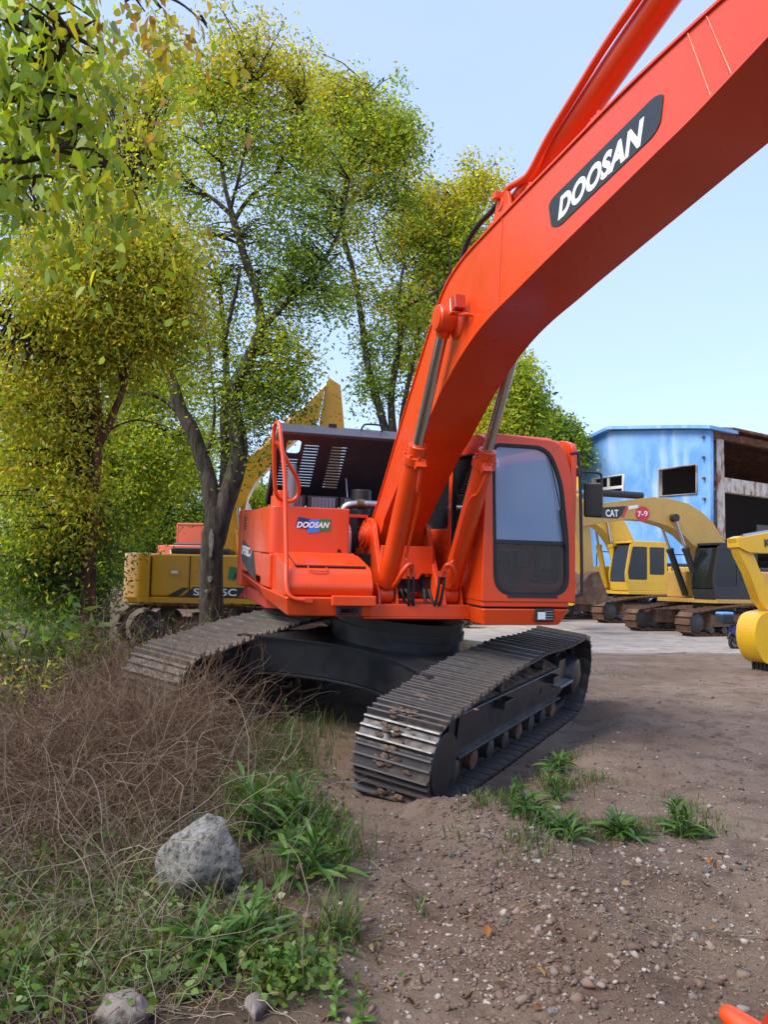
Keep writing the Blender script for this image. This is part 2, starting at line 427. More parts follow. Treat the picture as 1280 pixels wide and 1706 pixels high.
def gpt(px, py):
    """photo pixel -> point on the ground surface"""
    p = at_z(px, py, 0)
    for _ in range(5): p = at_z(px, py, float(height(p.x, p.y)))
    return p
def grid_axis(segs):
    out = []
    for a, b, st in segs: out += list(np.arange(a, b, st))
    return np.array(out + [segs[-1][1]])
gx = grid_axis([(-300, -60, 20), (-60, -16, 2), (-16, -6, .3), (-6, -3, .1), (-3, 4.2, .036), (4.2, 8, .12), (8, 20, .6), (20, 60, 2), (60, 300, 20)])
gy = grid_axis([(-40, -4, 4), (-4, 1.2, .4), (1.2, 2.2, .06), (2.2, 7.5, .036), (7.5, 13, .09), (13, 32, .3), (32, 60, 2), (60, 600, 30)])
GX, GY = np.meshgrid(gx, gy)
GZ = height(GX, GY)
nx, ny = len(gx), len(gy)
idx = np.arange(nx * ny).reshape(ny, nx)
F = np.stack([idx[:-1, :-1], idx[:-1, 1:], idx[1:, 1:], idx[1:, :-1]], -1).reshape(-1)
verge = np.clip(sstep(.1, -.9, GX + .10 * (GY - 3) + .25 * vnoise(GX * 1.5, GY * 1.5, 31)) * (1 - .6 * sstep(9, 13, GY)), 0, 1)
me = np_mesh('ground', np.stack([GX, GY, GZ], -1).reshape(-1, 3), F, 4, np.repeat(verge.reshape(-1, 1), 3, axis=1))
me.polygons.foreach_set('use_smooth', [True] * len(me.polygons))
m, t, b = _nodes('dirt')
big = _noise(t, .55, 6, .6); mid = _noise(t, 3.2, 8, .65); fine = _noise(t, 22, 8, .7)
c = _mix(t, _ramp(t, big, .40, .62), (.190, .122, .082), (.280, .205, .150))
c = _mix(t, _ramp(t, mid, .50, .68), c, (.115, .070, .046))
c = _mix(t, _ramp(t, fine, .56, .72, 0, .8), c, (.33, .26, .20))
c = _mix(t, _ramp(t, _noise(t, 60, 4, .6), .60, .72, 0, .55), c, (.08, .048, .032))
at_ = t.nodes.new('ShaderNodeAttribute'); at_.attribute_name = 'Col'
hum = _mix(t, _ramp(t, mid, .35, .65), (.050, .036, .024), (.095, .070, .048))
c = _mix(t, at_.outputs['Fac'], c, hum)
L2 = t.links.new; L2(c, b.inputs['Base Color']); L2(_ramp(t, mid, .3, .7, .98, .72), b.inputs['Roughness']); b.inputs['Specular IOR Level'].default_value = .25
nb = t.nodes.new('ShaderNodeBump'); nb.inputs['Strength'].default_value = 1.0; nb.inputs['Distance'].default_value = .045
L2(_noise(t, 34, 9, .72), nb.inputs['Height']); L2(nb.outputs[0], b.inputs['Normal']); MATS['dirt'] = m
ground = struct(link('ground', me, 'dirt'))

# concrete yard behind, one sheet with a broken near edge
edge = []
for i in range(120):
    x = -2.0 + i * .45; edge.append((x, 19.4 + .9 * float(vnoise(np.array(x * .35), np.array(3.3), 11)) + .25 * float(vnoise(np.array(x * 1.9), np.array(1.3), 12)) + max(0, (1.5 - x)) * .9 + .02 * x))
poly = edge + [(120, 24), (160, 120), (-1, 120), (-3.0, 60)]
mb = MB(); mb.prism(poly, -.06, .035, 'z')
yard = struct(mb.build('concrete_yard', 'concrete'))

# ================================================================== the red excavator
EX = empty('crawler_excavator', XO); EX.rotation_euler = XM.to_euler()
tag(EX, 'large red-orange crawler excavator with black undercarriage parked nose towards the viewer', 'excavator')
def Lc(x, f, z): return Vector((x, -f, z))
def part(mb, name, mat, parent=EX, **k): return mb.build(name, mat, parent, **k)
def ucpart(mb, name, mat, **k):
    o = mb.build(name, mat, EX, **k); o.location = (0, 0, UC_Z); o.rotation_euler = UCR.to_euler(); return o
GAUGE, SHOE = 1.30, .68
def track_path():
    P = [(2.42, .05), (-2.18, .05)]
    for k in range(1, 13):
        a = R(270 - 180 * k / 12); P.append((-2.18 + .37 * math.cos(a), .42 + .37 * math.sin(a)))
    for k in range(1, 25):
        v = -2.18 + 4.60 * k / 24; q = max(0, (.9 - v) / 3.05)
        P.append((v, 1.03 + .012 * math.sin(v * 3) * (v > .3) - .245 * q ** 2.1))
    for k in range(1, 12):
        a = R(90 - 180 * k / 12); P.append((2.42 + .47 * math.cos(a), .54 + .49 * math.sin(a)))
    return P
def resample(P, n, closed=True):
    P = [Vector((p[0], p[1])) for p in P]; Q = P + [P[0]] if closed else P
    d = [0]
    for a, b_ in zip(Q[:-1], Q[1:]): d.append(d[-1] + (b_ - a).length)
    out = []
    for i in range(n):
        s = d[-1] * i / n; j = max(k for k in range(len(d)) if d[k] <= s + 1e-9); j = min(j, len(Q) - 2)
        tt = (s - d[j]) / max(1e-9, d[j + 1] - d[j]); p = Q[j].lerp(Q[j + 1], tt)
        out.append((p, (Q[j + 1] - Q[j]).normalized()))
    return out, d[-1]
def shoe_mesh(width, pitch, nm):
    q = pitch / .2
    prof = [(-.100, 0), (-.100, .012), (-.096, .058), (-.082, .058), (-.072, .012), (-.013, .012), (-.009, .044), (.007, .044), (.013, .012),
            (.062, .012), (.068, .044), (.083, .044), (.090, .012), (.110, .006), (.110, -.006), (-.06, -.004)]
    mb = MB(); mb.prism([(y * q, z) for y, z in prof], -width / 2, width / 2, 'x')
    me = mb.mesh(nm); bm = bmesh.new(); bm.from_mesh(me); bmesh.ops.recalc_face_normals(bm, faces=bm.faces); bm.to_mesh(me); bm.free(); return me
TP = track_path()
for s, mat_s in ((1, 'shoe_steel'), (-1, 'shoe_dry')):
    smp, plen = resample(TP, 57)
    mb = MB()
    # chain: two rails of links running inside the shoes
    fine_p, _ = resample(TP, 114)
    for off in (-.085, .085):
        ring = []
        for p, tg in fine_p:
            nrm = Vector((-tg.y, tg.x))          # inward when walking rear->front->top
            nrm = -nrm if (Vector((0.05, .48)) - p).dot(nrm) < 0 else nrm
            for du, dn in ((-.022, .006), (.022, .006), (.022, .095), (-.022, .095)):
                ring.append((s * GAUGE + off + du, p.x + nrm.x * dn, p.y + nrm.y * dn))
        n_ = len(fine_p); fs = []
        for i in range(n_):
            j = (i + 1) % n_
            for k in range(4): fs.append((i * 4 + k, i * 4 + (k + 1) % 4, j * 4 + (k + 1) % 4, j * 4 + k))
        mb.add(ring, fs)
    tr = ucpart(mb, 'track', mat_s)
    me_s = shoe_mesh(SHOE, plen / 57, 'shoe'); me_s.materials.append(MATS[mat_s]); me_s.materials.append(MATS['shoe_worn' if s > 0 else 'shoe_dry'])
    for f_ in me_s.polygons:
        if f_.center.z > .04 and len(f_.vertices) == 4: f_.material_index = 1
    for i, (p, tg) in enumerate(smp):
        o = bpy.data.objects.new('shoe', me_s); COL.objects.link(o); o.parent = tr
        o.location = (s * GAUGE + random.uniform(-.004, .004), p.x, p.y)
        o.rotation_euler = (math.atan2(tg.y, tg.x) + random.uniform(-.02, .02), 0, random.uniform(-.006, .006))
    # track frame
    lo = GAUGE + SHOE / 2; fo = lo - .13
    mb = MB(); prof = [(fo, .335), (fo, .715), (fo - .10, .765), (GAUGE - .22, .80), (GAUGE - .25, .33)]
    mb.prism([(s * u, w) for u, w in prof], -1.70, 1.72, 'y')
    fr = ucpart(mb, 'track_frame', 'black_paint', bevel=.008)
    mb = MB(); mb.box((s * (fo + .012), 0.0, .345), (.07, 3.44, .028)); part(mb, 'flange', 'black_paint', fr, bevel=.006)
    for v in (-.62, 1.18):                       # step brackets
        mb = MB(); x0 = s * (fo + .001)
        for dv in (-.14, .14): mb.box((x0 + s * .05, v + dv, .665), (.10, .012, .075))
        mb.box((x0 + s * .10, v, .665), (.012, .29, .075)); part(mb, 'step', 'black_paint', fr, bevel=.004)
    mb = MB(); mb.cyl((s * (fo - .01), .92, .55), (s * (fo + .004), .92, .55), .042, 20); part(mb, 'port', 'dark_void', fr)
    # front end: idler with cover plate, recoil guard
    mb = MB(); mb.lathe((s * (GAUGE - .16), -2.17, .42), (s * (lo), -2.17, .42), [(0, .20), (.04, .29), (.13, .29), (.14, .31), (.20, .31), (.21, .29), (.30, .27), (.34, .12)], 32)
    ucpart(mb, 'idler', 'black_paint', smooth=40)
    mb = MB(); mb.lathe((s * (lo - .12), -2.22, .43), (s * lo, -2.22, .43), [(0, .20), (.06, .255), (.085, .262), (.10, .255), (.104, .10)], 36)
    ucpart(mb, 'idler_cover', 'black_paint', smooth=30)
    mb = MB(); mb.box((s * (fo - .10), -1.80, .54), (.16, .16, .36)); mb.box((s * (GAUGE - .22), -1.85, .52), (.10, .40, .26)); ucpart(mb, 'idler_yoke', 'black_paint', bevel=.01)
    # rear end: sprocket, drive housing
    mb = MB(); n_t = 22; pts = []
    for k in range(n_t * 4):
        a = 2 * math.pi * k / (n_t * 4); r_ = .40 if k % 4 in (0, 1) else .345; pts.append((2.42 + r_ * math.cos(a), .53 + r_ * math.sin(a)))
    mb.prism(pts, s * (GAUGE - .035), s * (GAUGE + .035), 'x'); sp = ucpart(mb, 'sprocket', 'shoe_steel')
    mb = MB(); mb.lathe((s * (GAUGE - .2), 2.42, .53), (s * lo, 2.42, .53), [(0, .25), (.1, .30), (.34, .28), (.46, .23), (.50, .10)], 28); part(mb, 'drive_housing', 'black_paint', sp, smooth=40)
    mb = MB(); mb.prism([(1.72, .33), (2.02, .36), (2.10, .56), (2.02, .80), (1.72, .80)], s * (GAUGE - .2), s * (fo - .02), 'x'); ucpart(mb, 'drive_guard', 'black_paint', bevel=.01)
    mb = MB(); mb.box((s * (fo + .03), 1.78, .52), (.13, .62, .035)); ucpart(mb, 'guide_guard', 'grey_steel', bevel=.008)
    for k in range(8):                           # bottom rollers
        v = -1.62 + k * .465; mb = MB()
        mb.lathe((s * (GAUGE - .20), v, .205), (s * (fo + .03), v, .205), [(0, .06), (.02, .10), (.09, .10), (.095, .125), (.11, .125), (.115, .085), (.29, .085), (.295, .125), (.31, .125), (.315, .10), (.40, .10), (.42, .05)], 18)
        ucpart(mb, 'bottom_roller', 'rust' if k % 3 == 1 else 'shoe_steel', smooth=40)
    for v in (-.55, .95):
        mb = MB(); mb.lathe((s * (GAUGE - .2), v, .835 if v > 0 else .79), (s * (GAUGE + .2), v, .835 if v > 0 else .79), [(0, .05), (.1, .07), (.12, .055), (.28, .055), (.3, .07), (.4, .05)], 16)
        ucpart(mb, 'carrier_roller', 'shoe_steel', smooth=40)
    # caked soil lying on the frame
    nu, nv = 9, 150; vs_ = []; fs = []
    for j in range(nv):
        v = -1.66 + 3.3 * j / (nv - 1)
        for i in range(nu):
            q = i / (nu - 1); u = (fo - .02) - (fo - GAUGE + .22) * q; base = .735 + .075 * min(1, q * 1.5)
            e = math.sin(math.pi * min(1, q * 1.15 + .02)) * (1 if .02 < v / 3.3 + .5 < .98 else .3)
            hgt = e * (.03 + .035 * noise.noise((u * 6, v * 3.1, s * 3)) + .03 * noise.noise((u * 14, v * 11, s)) + .018 * noise.noise((u * 33, v * 29, s)))
            vs_.append((s * u, v, base - .012 + max(-.01, hgt + .012)))
    for j in range(nv - 1):
        for i in range(nu - 1): fs.append((j * nu + i, j * nu + i + 1, (j + 1) * nu + i + 1, (j + 1) * nu + i))
    mb = MB(); mb.add(vs_, fs); o = ucpart(mb, 'caked_mud', 'mud', smooth=60); o['kind'] = 'stuff'
# soil smeared on the front shoes of the near track
mb = MB()
for k in range(260):
    i = random.randint(24, 30) if k > 40 else random.randint(22, 46)
    p, tg = resample(TP, 57)[0][i]; nrm = Vector((tg.y, -tg.x)); nrm = nrm if (Vector((0.05, .45)) - p).dot(nrm) < 0 else -nrm
    c = Vector((GAUGE + random.gauss(-.04, .085 if k > 40 else .2), p.x + tg.x * random.uniform(-.1, .1) + nrm.x * .016, p.y + tg.y * random.uniform(-.1, .1) + nrm.y * .016))
    r_ = random.uniform(.008, .030) if k > 40 else random.uniform(.006, .018)
    bm = bmesh.new(); bmesh.ops.create_icosphere(bm, subdivisions=2, radius=1)
    rot = Matrix.Rotation(math.atan2(tg.y, tg.x), 3, 'X')
    vs_ = []
    for v in bm.verts:
        q = v.co.copy() * (1 + .35 * noise.noise(v.co * 2.2 + Vector((k, 0, 0)))); q = rot @ Vector((q.x * r_ * 1.6, q.y * r_, q.z * r_ * .45 * (1 + .8 * noise.noise(v.co * 4 + Vector((k, 3, 0)))))); vs_.append(q + c)
    mb.add(vs_, [[v.index for v in f.verts] for f in bm.faces]); bm.free()
o = ucpart(mb, 'caked_mud', 'mud', smooth=80); o['kind'] = 'stuff'
# car body: X-shaped frame with concave sides
def xplan(fr_, w):
    P = []
    def arc(a, b_, c_):
        for k in range(9):
            t_ = k / 8; P.append((a[0] * (1 - t_) ** 2 + 2 * c_[0] * t_ * (1 - t_) + b_[0] * t_ * t_, a[1] * (1 - t_) ** 2 + 2 * c_[1] * t_ * (1 - t_) + b_[1] * t_ * t_))
    e = 1.10; o1 = 1.50 + w; o2 = .92 - w
    arc((-e, -o1), (e, -o1), (0, -.30 - w)); arc((e, -o2), (e, o2), (.45 + w, 0)); arc((e, o1), (-e, o1), (0, .30 + w)); arc((-e, o2), (-e, -o2), (-.45 - w, 0))
    return P
mb = MB(); mb.prism(xplan(0, 0), .56, .915, 'z'); cb = ucpart(mb, 'car_body', 'black_paint', bevel=.012)
mb = MB(); mb.prism(xplan(0, .035), .915, .94, 'z'); o = ucpart(mb, 'top_plate', 'black_paint', bevel=.004)
mb = MB(); mb.prism(xplan(0, .035), .535, .56, 'z'); o = ucpart(mb, 'bottom_plate', 'black_paint', bevel=.004)
mb = MB(); mb.lathe((0, 0, .94), (0, 0, 1.26), [(0, .74), (.12, .74), (.121, .77), (.20, .77), (.201, .75), (.31, .75)], 48)
ucpart(mb, 'slew_ring', 'black_paint', smooth=35)

for sx in (-1, 1):
    for sy in (-1, 1):
        mb = MB(); mb.hexa([(sx * 1.02, sy * .98, .40), (sx * 1.16, sy * .98, .40), (sx * 1.16, sy * 1.46, .40), (sx * 1.02, sy * 1.46, .40), (sx * .98, sy * .94, .90), (sx * 1.16, sy * .94, .82), (sx * 1.16, sy * 1.50, .82), (sx * .98, sy * 1.50, .90)]); ucpart(mb, 'frame_leg', 'black_paint', bevel=.01)
# ---------------------------------------------------------------- house
mb = MB(); mb.prism([(-1.40, .2), (-1.40, 2.2), (1.45, 2.2), (1.45, -.9), (.50, -.9), (.50, -1.08), (-.60, -1.08), (-.6, -.2)], 1.345, 1.50, 'z')
part(mb, 'revolving_frame', 'red_dusty', bevel=.01)
mb = MB(); mb.box(Lc(-.06, 1.13, 1.445), (1.14, .10, .13)); mb.box(Lc(-.06, 1.10, 1.372), (1.16, .16, .018)); part(mb, 'front_beam', 'red', bevel=.008)
# ledge / skirt on the right-hand side, rising to the rear
mb = MB(); mb.hexa([Lc(-1.43, 1.33, 1.40), Lc(-.60, 1.33, 1.395), Lc(-.60, -.1, 1.40), Lc(-1.44, -.1, 1.47), Lc(-1.46, 1.37, 1.585), Lc(-.585, 1.37, 1.585), Lc(-.585, -.1, 1.585), Lc(-1.50, -.1, 1.61)])
sk = part(mb, 'skirt', 'red', bevel=.02)
mb = MB(); mb.hexa([Lc(-1.44, -.105, 1.47), Lc(-.9, -.105, 1.42), Lc(-.9, -1.86, 1.5), Lc(-1.43, -1.86, 1.60), Lc(-1.50, -.105, 1.61), Lc(-.9, -.105, 1.62), Lc(-.9, -1.86, 1.69), Lc(-1.50, -1.86, 1.69)])
part(mb, 'skirt', 'red_dusty', bevel=.02)
mb = MB(); mb.box(Lc(-.80, 1.40, 1.555), (.44, .06, .10)); part(mb, 'step_lip', 'red', bevel=.012)
a = hit(581, 1017, 1, 1.345)
mb = MB(); mb.box(Lc(a.x, 1.352, a.z), (.25, .03, .09)); lp = part(mb, 'marker_lamp', 'plastic_black', bevel=.01)
mb = MB(); mb.box(Lc(a.x, 1.37, a.z), (.17, .012, .045)); part(mb, 'lens', 'glass_dark', lp, bevel=.004)
# tool box with sloping lid
prof = round_poly([(.30, 1.59), (1.30, 1.59), (1.335, 1.68), (1.24, 1.86), (.70, 1.985), (.30, 1.985)], [.01, .03, .08, .09, .1, .01], 5)
mb = MB(); mb.prism([(-f, z) for f, z in prof], -1.45, -.585, 'x'); tb = part(mb, 'tool_box', 'red', bevel=.025, seg=3)
mb = MB(); sl = math.atan2(.125, .54); rot = Matrix.Rotation(sl, 3, 'X')
mb.box(Lc(-.985, .955, 1.937), (.70, .50, .022), rot); lid = part(mb, 'lid', 'red', tb, bevel=.008)
mb = MB(); mb.box(Lc(-.985, 1.211, 1.868), (.70, .008, .014), rot); mb.box(Lc(-1.338, .955, 1.929), (.007, .5, .012), rot); part(mb, 'lid_gap', 'dark_void', tb)
h0 = Lc(-1.22, 1.21, 1.875)
mb = MB(); mb.tube(smooth_path([h0, h0 + Vector((0, -.05, -.03)), h0 + Vector((.03, -.065, -.04)), h0 + Vector((.15, -.065, -.045)), h0 + Vector((.18, -.05, -.035)), h0 + Vector((.18, 0, -.01))], 4), .007, 8); part(mb, 'handle', 'red', tb, smooth=60)
# fuel tank with the maker's mark
mb = MB(); mb.prism(round_poly([(-1.50, .50), (-.635, .50), (-.635, -.95), (-1.50, -.95)], [.10, .02, .02, .02], 6), 1.975, 2.48, 'z')
mb.v = [(x, -y, z) for x, y, z in mb.v]; ft = part(mb, 'fuel_tank', 'red', bevel=.03, seg=3)
mb = MB(); mb.cyl(Lc(-1.34, .18, 2.47), Lc(-1.34, .18, 2.60), .105, 24); mb.cyl(Lc(-1.34, .18, 2.60), Lc(-1.34, .18, 2.66), .085, 24); part(mb, 'filler_cap', 'red', ft, bevel=.008)
mb = MB(); mb.box(Lc(-1.0, -.2, 2.487), (.6, .5, .02)); part(mb, 'hatch', 'red', ft, bevel=.006)
mb = MB(); c_ = hit(565, 918, 1, .5); mb.cyl(Lc(c_.x, .498, c_.z), Lc(c_.x, .508, c_.z), .020, 16); part(mb, 'key_lock', 'dark_void', ft)
def on_tank(px, py, d): p = hit(px, py, 1, .5); return (p.x, p.z)
def flat(name, poly, off, mat, axis, val, par):
    """thin printed film: poly on plane forward=val (axis 1, pts x,z) or x=val (axis 0, pts f,z)"""
    mb = MB()
    if axis == 1: mb.prism([(x, z) for x, z in poly], -(val + off), -(val + off + .002), 'y')
    else: mb.prism([(-f, z) for f, z in poly], val - off, val - off - .002, 'x')
    return part(mb, name, mat, par)
q = lambda *pp: [on_tank(x, y, 0) for x, y in pp]
flat('decal', q((497, 861), (516, 864.5), (513, 882), (492, 878)), .002, 'decal_navy', 1, .5, ft)
flat('decal', q((515, 866), (532, 865), (532, 886), (512, 888)), .005, 'decal_blue', 1, .5, ft)
flat('decal', q((532, 864.5), (551.5, 865), (550, 885), (531, 885)), .0035, 'decal_green', 1, .5, ft)
p0 = hit(494, 879, 1, .508); p1 = hit(549, 880, 1, .508); p2 = hit(494, 869, 1, .508)
text('lettering', 'DOOSAN', .1, (Lc(*p0), (1, 0, (p1.z - p0.z) / (p1.x - p0.x)), (0, 0, 1)), 'white_print', ft, shear=.28, bold=.035, fit=(p1.x - p0.x, p2.z - p0.z))
# side doors behind the tank, dark model band across them
for f0, f1 in ((-.10, -.94), (-.96, -1.86)):
    mb = MB(); mb.box(Lc(-1.42, (f0 + f1) / 2, 2.085 + .01 * (f0 < -.5)), (.14, abs(f1 - f0), .77)); sd = part(mb, 'side_door', 'red', bevel=.025, seg=3)
    if f0 < -.5:
        for k in range(5):
            mb = MB(); mb.box(Lc(-1.493, -1.60, 2.40 - k * .035), (.008, .22, .014)); part(mb, 'vent', 'dark_void', sd)
mb = MB(); mb.box(Lc(-1.42, .21, 1.795), (.14, .59, .365)); part(mb, 'side_door', 'red', bevel=.02)
flat('decal', round_poly([(-1.83, 1.86), (-1.83, 2.12), (-.70, 1.98), (-.40, 1.66), (-.12, 1.63), (-1.0, 1.70)], .05), .003, 'decal_black', 0, -1.49, EX)
text('lettering', 'DH300LC-7', .16, (Lc(-1.497, -1.78, 1.93), (0, -1, -.04), (0, 0, 1)), 'white_print', EX, shear=.2, bold=.01, fit=(.95, .12))
# counterweight
cw = round_poly([(-1.49, -1.88), (1.49, -1.88), (1.49, -2.55), (.8, -3.05), (-.8, -3.05), (-1.49, -2.55)], [.02, .02, .3, .4, .4, .3], 6)
mb = MB(); mb.prism([(x, -f) for x, f in cw], 1.50, 2.52, 'z'); part(mb, 'counterweight', 'red', bevel=.05, seg=3)
# engine bay: walls, dark interior, radiator cores and pipes
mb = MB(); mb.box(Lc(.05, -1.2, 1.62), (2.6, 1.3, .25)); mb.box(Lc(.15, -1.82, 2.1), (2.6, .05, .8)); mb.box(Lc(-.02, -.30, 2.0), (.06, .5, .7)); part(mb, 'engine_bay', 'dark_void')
mb = MB(); mb.box(Lc(.45, -1.35, 2.18), (1.0, .7, .8)); part(mb, 'engine_block', 'hood_black', bevel=.03)
for k in range(3):
    mb = MB(); x = -1.02 + k * .43; mb.box(Lc(x, -1.10, 2.50), (.40, .12, .40)); rc = part(mb, 'radiator', 'hood_black', bevel=.01)
    mb = MB(); mb.box(Lc(x, -1.035, 2.56), (.31, .02, .24)); part(mb, 'core', 'radiator', rc)
    for j in range(7):
        mb = MB(); mb.box(Lc(x - .14 + j * .047, -1.022, 2.56), (.006, .012, .23)); part(mb, 'fin', 'steel_grey', rc)
mb = MB(); mb.tube(smooth_path([Lc(-.42, -.72, 2.46), Lc(-.38, -.70, 2.56), Lc(-.26, -.68, 2.60), Lc(-.02, -.66, 2.60), Lc(.10, -.66, 2.58)], 5), .052, 14); pp = part(mb, 'intake_pipe', 'pipe_silver', smooth=60)
mb = MB(); mb.cyl(Lc(-.25, -.68, 2.60), Lc(-.16, -.67, 2.60), .060, 16); part(mb, 'hose_sleeve', 'rust', pp, smooth=40)
mb = MB(); mb.cyl(Lc(-.12, -.95, 2.45), Lc(-.12, -.95, 2.80), .13, 20); part(mb, 'air_cleaner', 'plastic_black', bevel=.02)
mb = MB(); mb.lathe(Lc(-.52, -.05, 1.98), Lc(-.52, -.05, 2.35), [(0, .05), (.02, .055), (.26, .055), (.27, .045), (.30, .045), (.36, .02)], 16); part(mb, 'filter', 'white_print', smooth=40)
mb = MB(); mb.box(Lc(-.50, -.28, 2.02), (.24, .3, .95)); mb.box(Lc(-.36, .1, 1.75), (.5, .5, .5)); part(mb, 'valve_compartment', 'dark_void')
mb = MB(); mb.box(Lc(-.47, .1, 2.42), (.30, .05, .035)); part(mb, 'bay_rim', 'red_dusty', bevel=.005)
mb = MB(); mb.tube(smooth_path([Lc(-1.02, -.90, 2.45), Lc(-1.02, -.92, 2.9), Lc(-1.02, -.95, 3.06)], 4), [.062] * 8 + [.058], 16); part(mb, 'exhaust_stack', 'grey_steel', smooth=60)
# raised hood: perforated plate leaning forward, lip, strut and pad
HB = Lc(-1.20, -1.62, 2.60); HU = Vector((1, 0, 0)); HV = (Lc(0, -.76, 3.43) - Lc(0, -1.62, 2.60)); HL = HV.length; HV.normalize()
slots = [rrect(.09, .88, .27, 1.10, .05)]
for k in range(10): slots.append(rrect(.05, .34 + k * .048, .27, .362 + k * .048, .008, 2))
for k in range(15): slots.append(rrect(.31, .34 + k * .048, .50, .362 + k * .048, .008, 2))
for k in range(15): slots.append(rrect(.66, .34 + k * .048, .86, .362 + k * .048, .008, 2))
hd = panel('hood', [(0, 0), (1.53, 0), (1.53, HL), (0, HL)], slots, .02, (HB, HU, HV), 'hood_black', EX)
HN = HU.cross(HV)
mb = MB()
def hp(u, v, w=0): return HB + HU * u + HV * v + HN * w
mb.hexa([hp(-.02, HL - .02, .012), hp(1.55, HL - .02, .012), hp(1.55, HL - .02, -.16), hp(-.02, HL - .02, -.16), hp(-.02, HL + .035, .012), hp(1.55, HL + .035, .012), hp(1.55, HL + .01, -.18), hp(-.02, HL + .01, -.18)])
lipm = part(mb, 'hood_lip', 'hood_lip', bevel=.012)
mb = MB(); mb.box((0, 0, 0), (1, 1, 1)); mb.v = []; mb.f = []
mb.hexa([hp(-.025, -.02, .012), hp(0, -.02, .012), hp(0, -.02, -.12), hp(-.025, -.02, -.12), hp(-.025, HL, .012), hp(0, HL, .012), hp(0, HL, -.17), hp(-.025, HL, -.17)]); part(mb, 'hood_side', 'hood_black', bevel=.006)
mb = MB(); mb.hexa([hp(1.53, -.02, .012), hp(1.555, -.02, .012), hp(1.555, -.02, -.12), hp(1.53, -.02, -.12), hp(1.53, HL, .012), hp(1.555, HL, .012), hp(1.555, HL, -.17), hp(1.53, HL, -.17)]); part(mb, 'hood_side', 'hood_black', bevel=.006)
mb = MB(); mb.hexa([hp(1.00, .30, -.02), hp(1.46, .30, -.02), hp(1.46, .30, -.05), hp(1.00, .30, -.05), hp(1.00, .98, -.02), hp(1.46, .98, -.02), hp(1.46, .98, -.05), hp(1.00, .98, -.05)]); part(mb, 'insulation_pad', 'pad', bevel=.01)
for u in (.52, .60, .87, .95):
    mb = MB(); mb.hexa([hp(u, .05, -.012), hp(u + .02, .05, -.012), hp(u + .02, .05, -.05), hp(u, .05, -.05), hp(u, HL - .03, -.012), hp(u + .02, HL - .03, -.012), hp(u + .02, HL - .03, -.05), hp(u, HL - .03, -.05)]); part(mb, 'stiffener', 'hood_black')
for u in (.95,):
    mb = MB(); mb.tube([hp(u, HL * .45, -.05), Lc(-.25, -1.05, 2.5)], .011, 8); part(mb, 'gas_strut', 'steel_grey', smooth=60)
mb = MB(); a0 = hp(1.03, HL + .015, -.16); mb.tube(smooth_path([a0, a0 + Vector((.01, -.06, .04)), a0 + Vector((.05, -.08, .06)), a0 + Vector((.22, -.08, .06)), a0 + Vector((.26, -.06, .04)), a0 + Vector((.27, 0, 0))], 4), .012, 8); part(mb, 'hood_handle', 'plastic_black', smooth=60)
mb = MB(); mb.box(hp(.66, HL + .01, -.18), (.10, .04, .07)); part(mb, 'hood_latch', 'dark_void', bevel=.006)
# handrail beside the tank
rl = [hit(506, 1000, 1, 1.39), hit(492, 998, 1, 1.40), hit(481, 990, 1, 1.39), hit(477, 970, 1, 1.35), hit(477, 930, 1, 1.25), hit(475.5, 860, 1, 1.12), hit(474, 790, 1, 1.0), hit(469, 740, 1, .92), hit(466, 712, 1, .86), hit(462, 704, 1, .80), hit(457, 714, 1, .72), hit(456.5, 740, 1, .68), hit(457.5, 800, 1, .58), hit(461, 824, 1, .54), hit(472, 834, 1, .5), hit(488, 834, 1, .5), hit(497, 822, 1, .5), hit(496, 800, 1, .56), hit(484, 778, 1, .64), hit(466, 745, 1, .70), hit(459, 736, 1, .70)]
mb = MB(); mb.tube(smooth_path([Lc(*p) for p in rl], 5), .022, 10); part(mb, 'handrail', 'red', smooth=60)
mb = MB(); mb.box(Lc(rl[0].x + .02, 1.385, rl[0].z), (.14, .03, .05)); part(mb, 'rail_foot', 'red', bevel=.006)

# ---------------------------------------------------------------- cab
CB = MB(); CB.prism(round_poly([(.50, 1.50), (1.50, 1.50), (1.53, 1.30), (1.53, -.28), (.50, -.28)], [.04, .1, .05, .02, .02], 5), 1.52, 1.60, 'z')
CB.v = [(x, -y, z) for x, y, z in CB.v]; cab = part(CB, 'cab', 'red', bevel=.01); cab['label'] = 'red cab with large dark-edged front window'
CB = MB(); CB.prism(round_poly([(.50, 1.515), (1.50, 1.515), (1.535, 1.30), (1.535, -.28), (.50, -.28)], [.04, .1, .05, .02, .02], 5), 1.50, 1.335, 'z',
    scale1=round_poly([(.52, 1.48), (1.40, 1.48), (1.44, 1.28), (1.44, -.28), (.52, -.28)], [.04, .1, .05, .02, .02], 5))
CB.v = [(x, -y, z) for x, y, z in CB.v]; part(CB, 'cab_skirt', 'red', bevel=.02, seg=3)
CB = MB(); CB.box(Lc(1.0, .6, 1.508), (.98, 1.74, .024)); part(CB, 'seam', 'dark_void')
fz = lambda px, py: (lambda p: (p.x, p.z))(hit(px, py, 1, 1.5))
W_out = round_poly([fz(820, 738), fz(914, 744), fz(937, 800), fz(947, 900), fz(948, 993), fz(822, 992)], [.09, .16, .3, .1, .2, .22], 6)
W_in = round_poly([fz(824, 742.5), fz(911, 748.5), fz(933, 802), fz(942, 900), fz(943, 988), fz(827, 987)], [.08, .15, .3, .1, .18, .20], 6)
front = round_poly([(.50, 1.58), (1.535, 1.58), (1.515, 2.45), (1.45, 2.95), fz(935, 738), fz(813, 722)], [.01, .03, .2, .25, .2, .06], 6)
front = [(x, z) for x, z in front]
panel('front_frame', front, [W_out], .05, (Lc(0, 1.475, 0), (1, 0, 0), (0, 0, 1)), 'red', cab, .012)
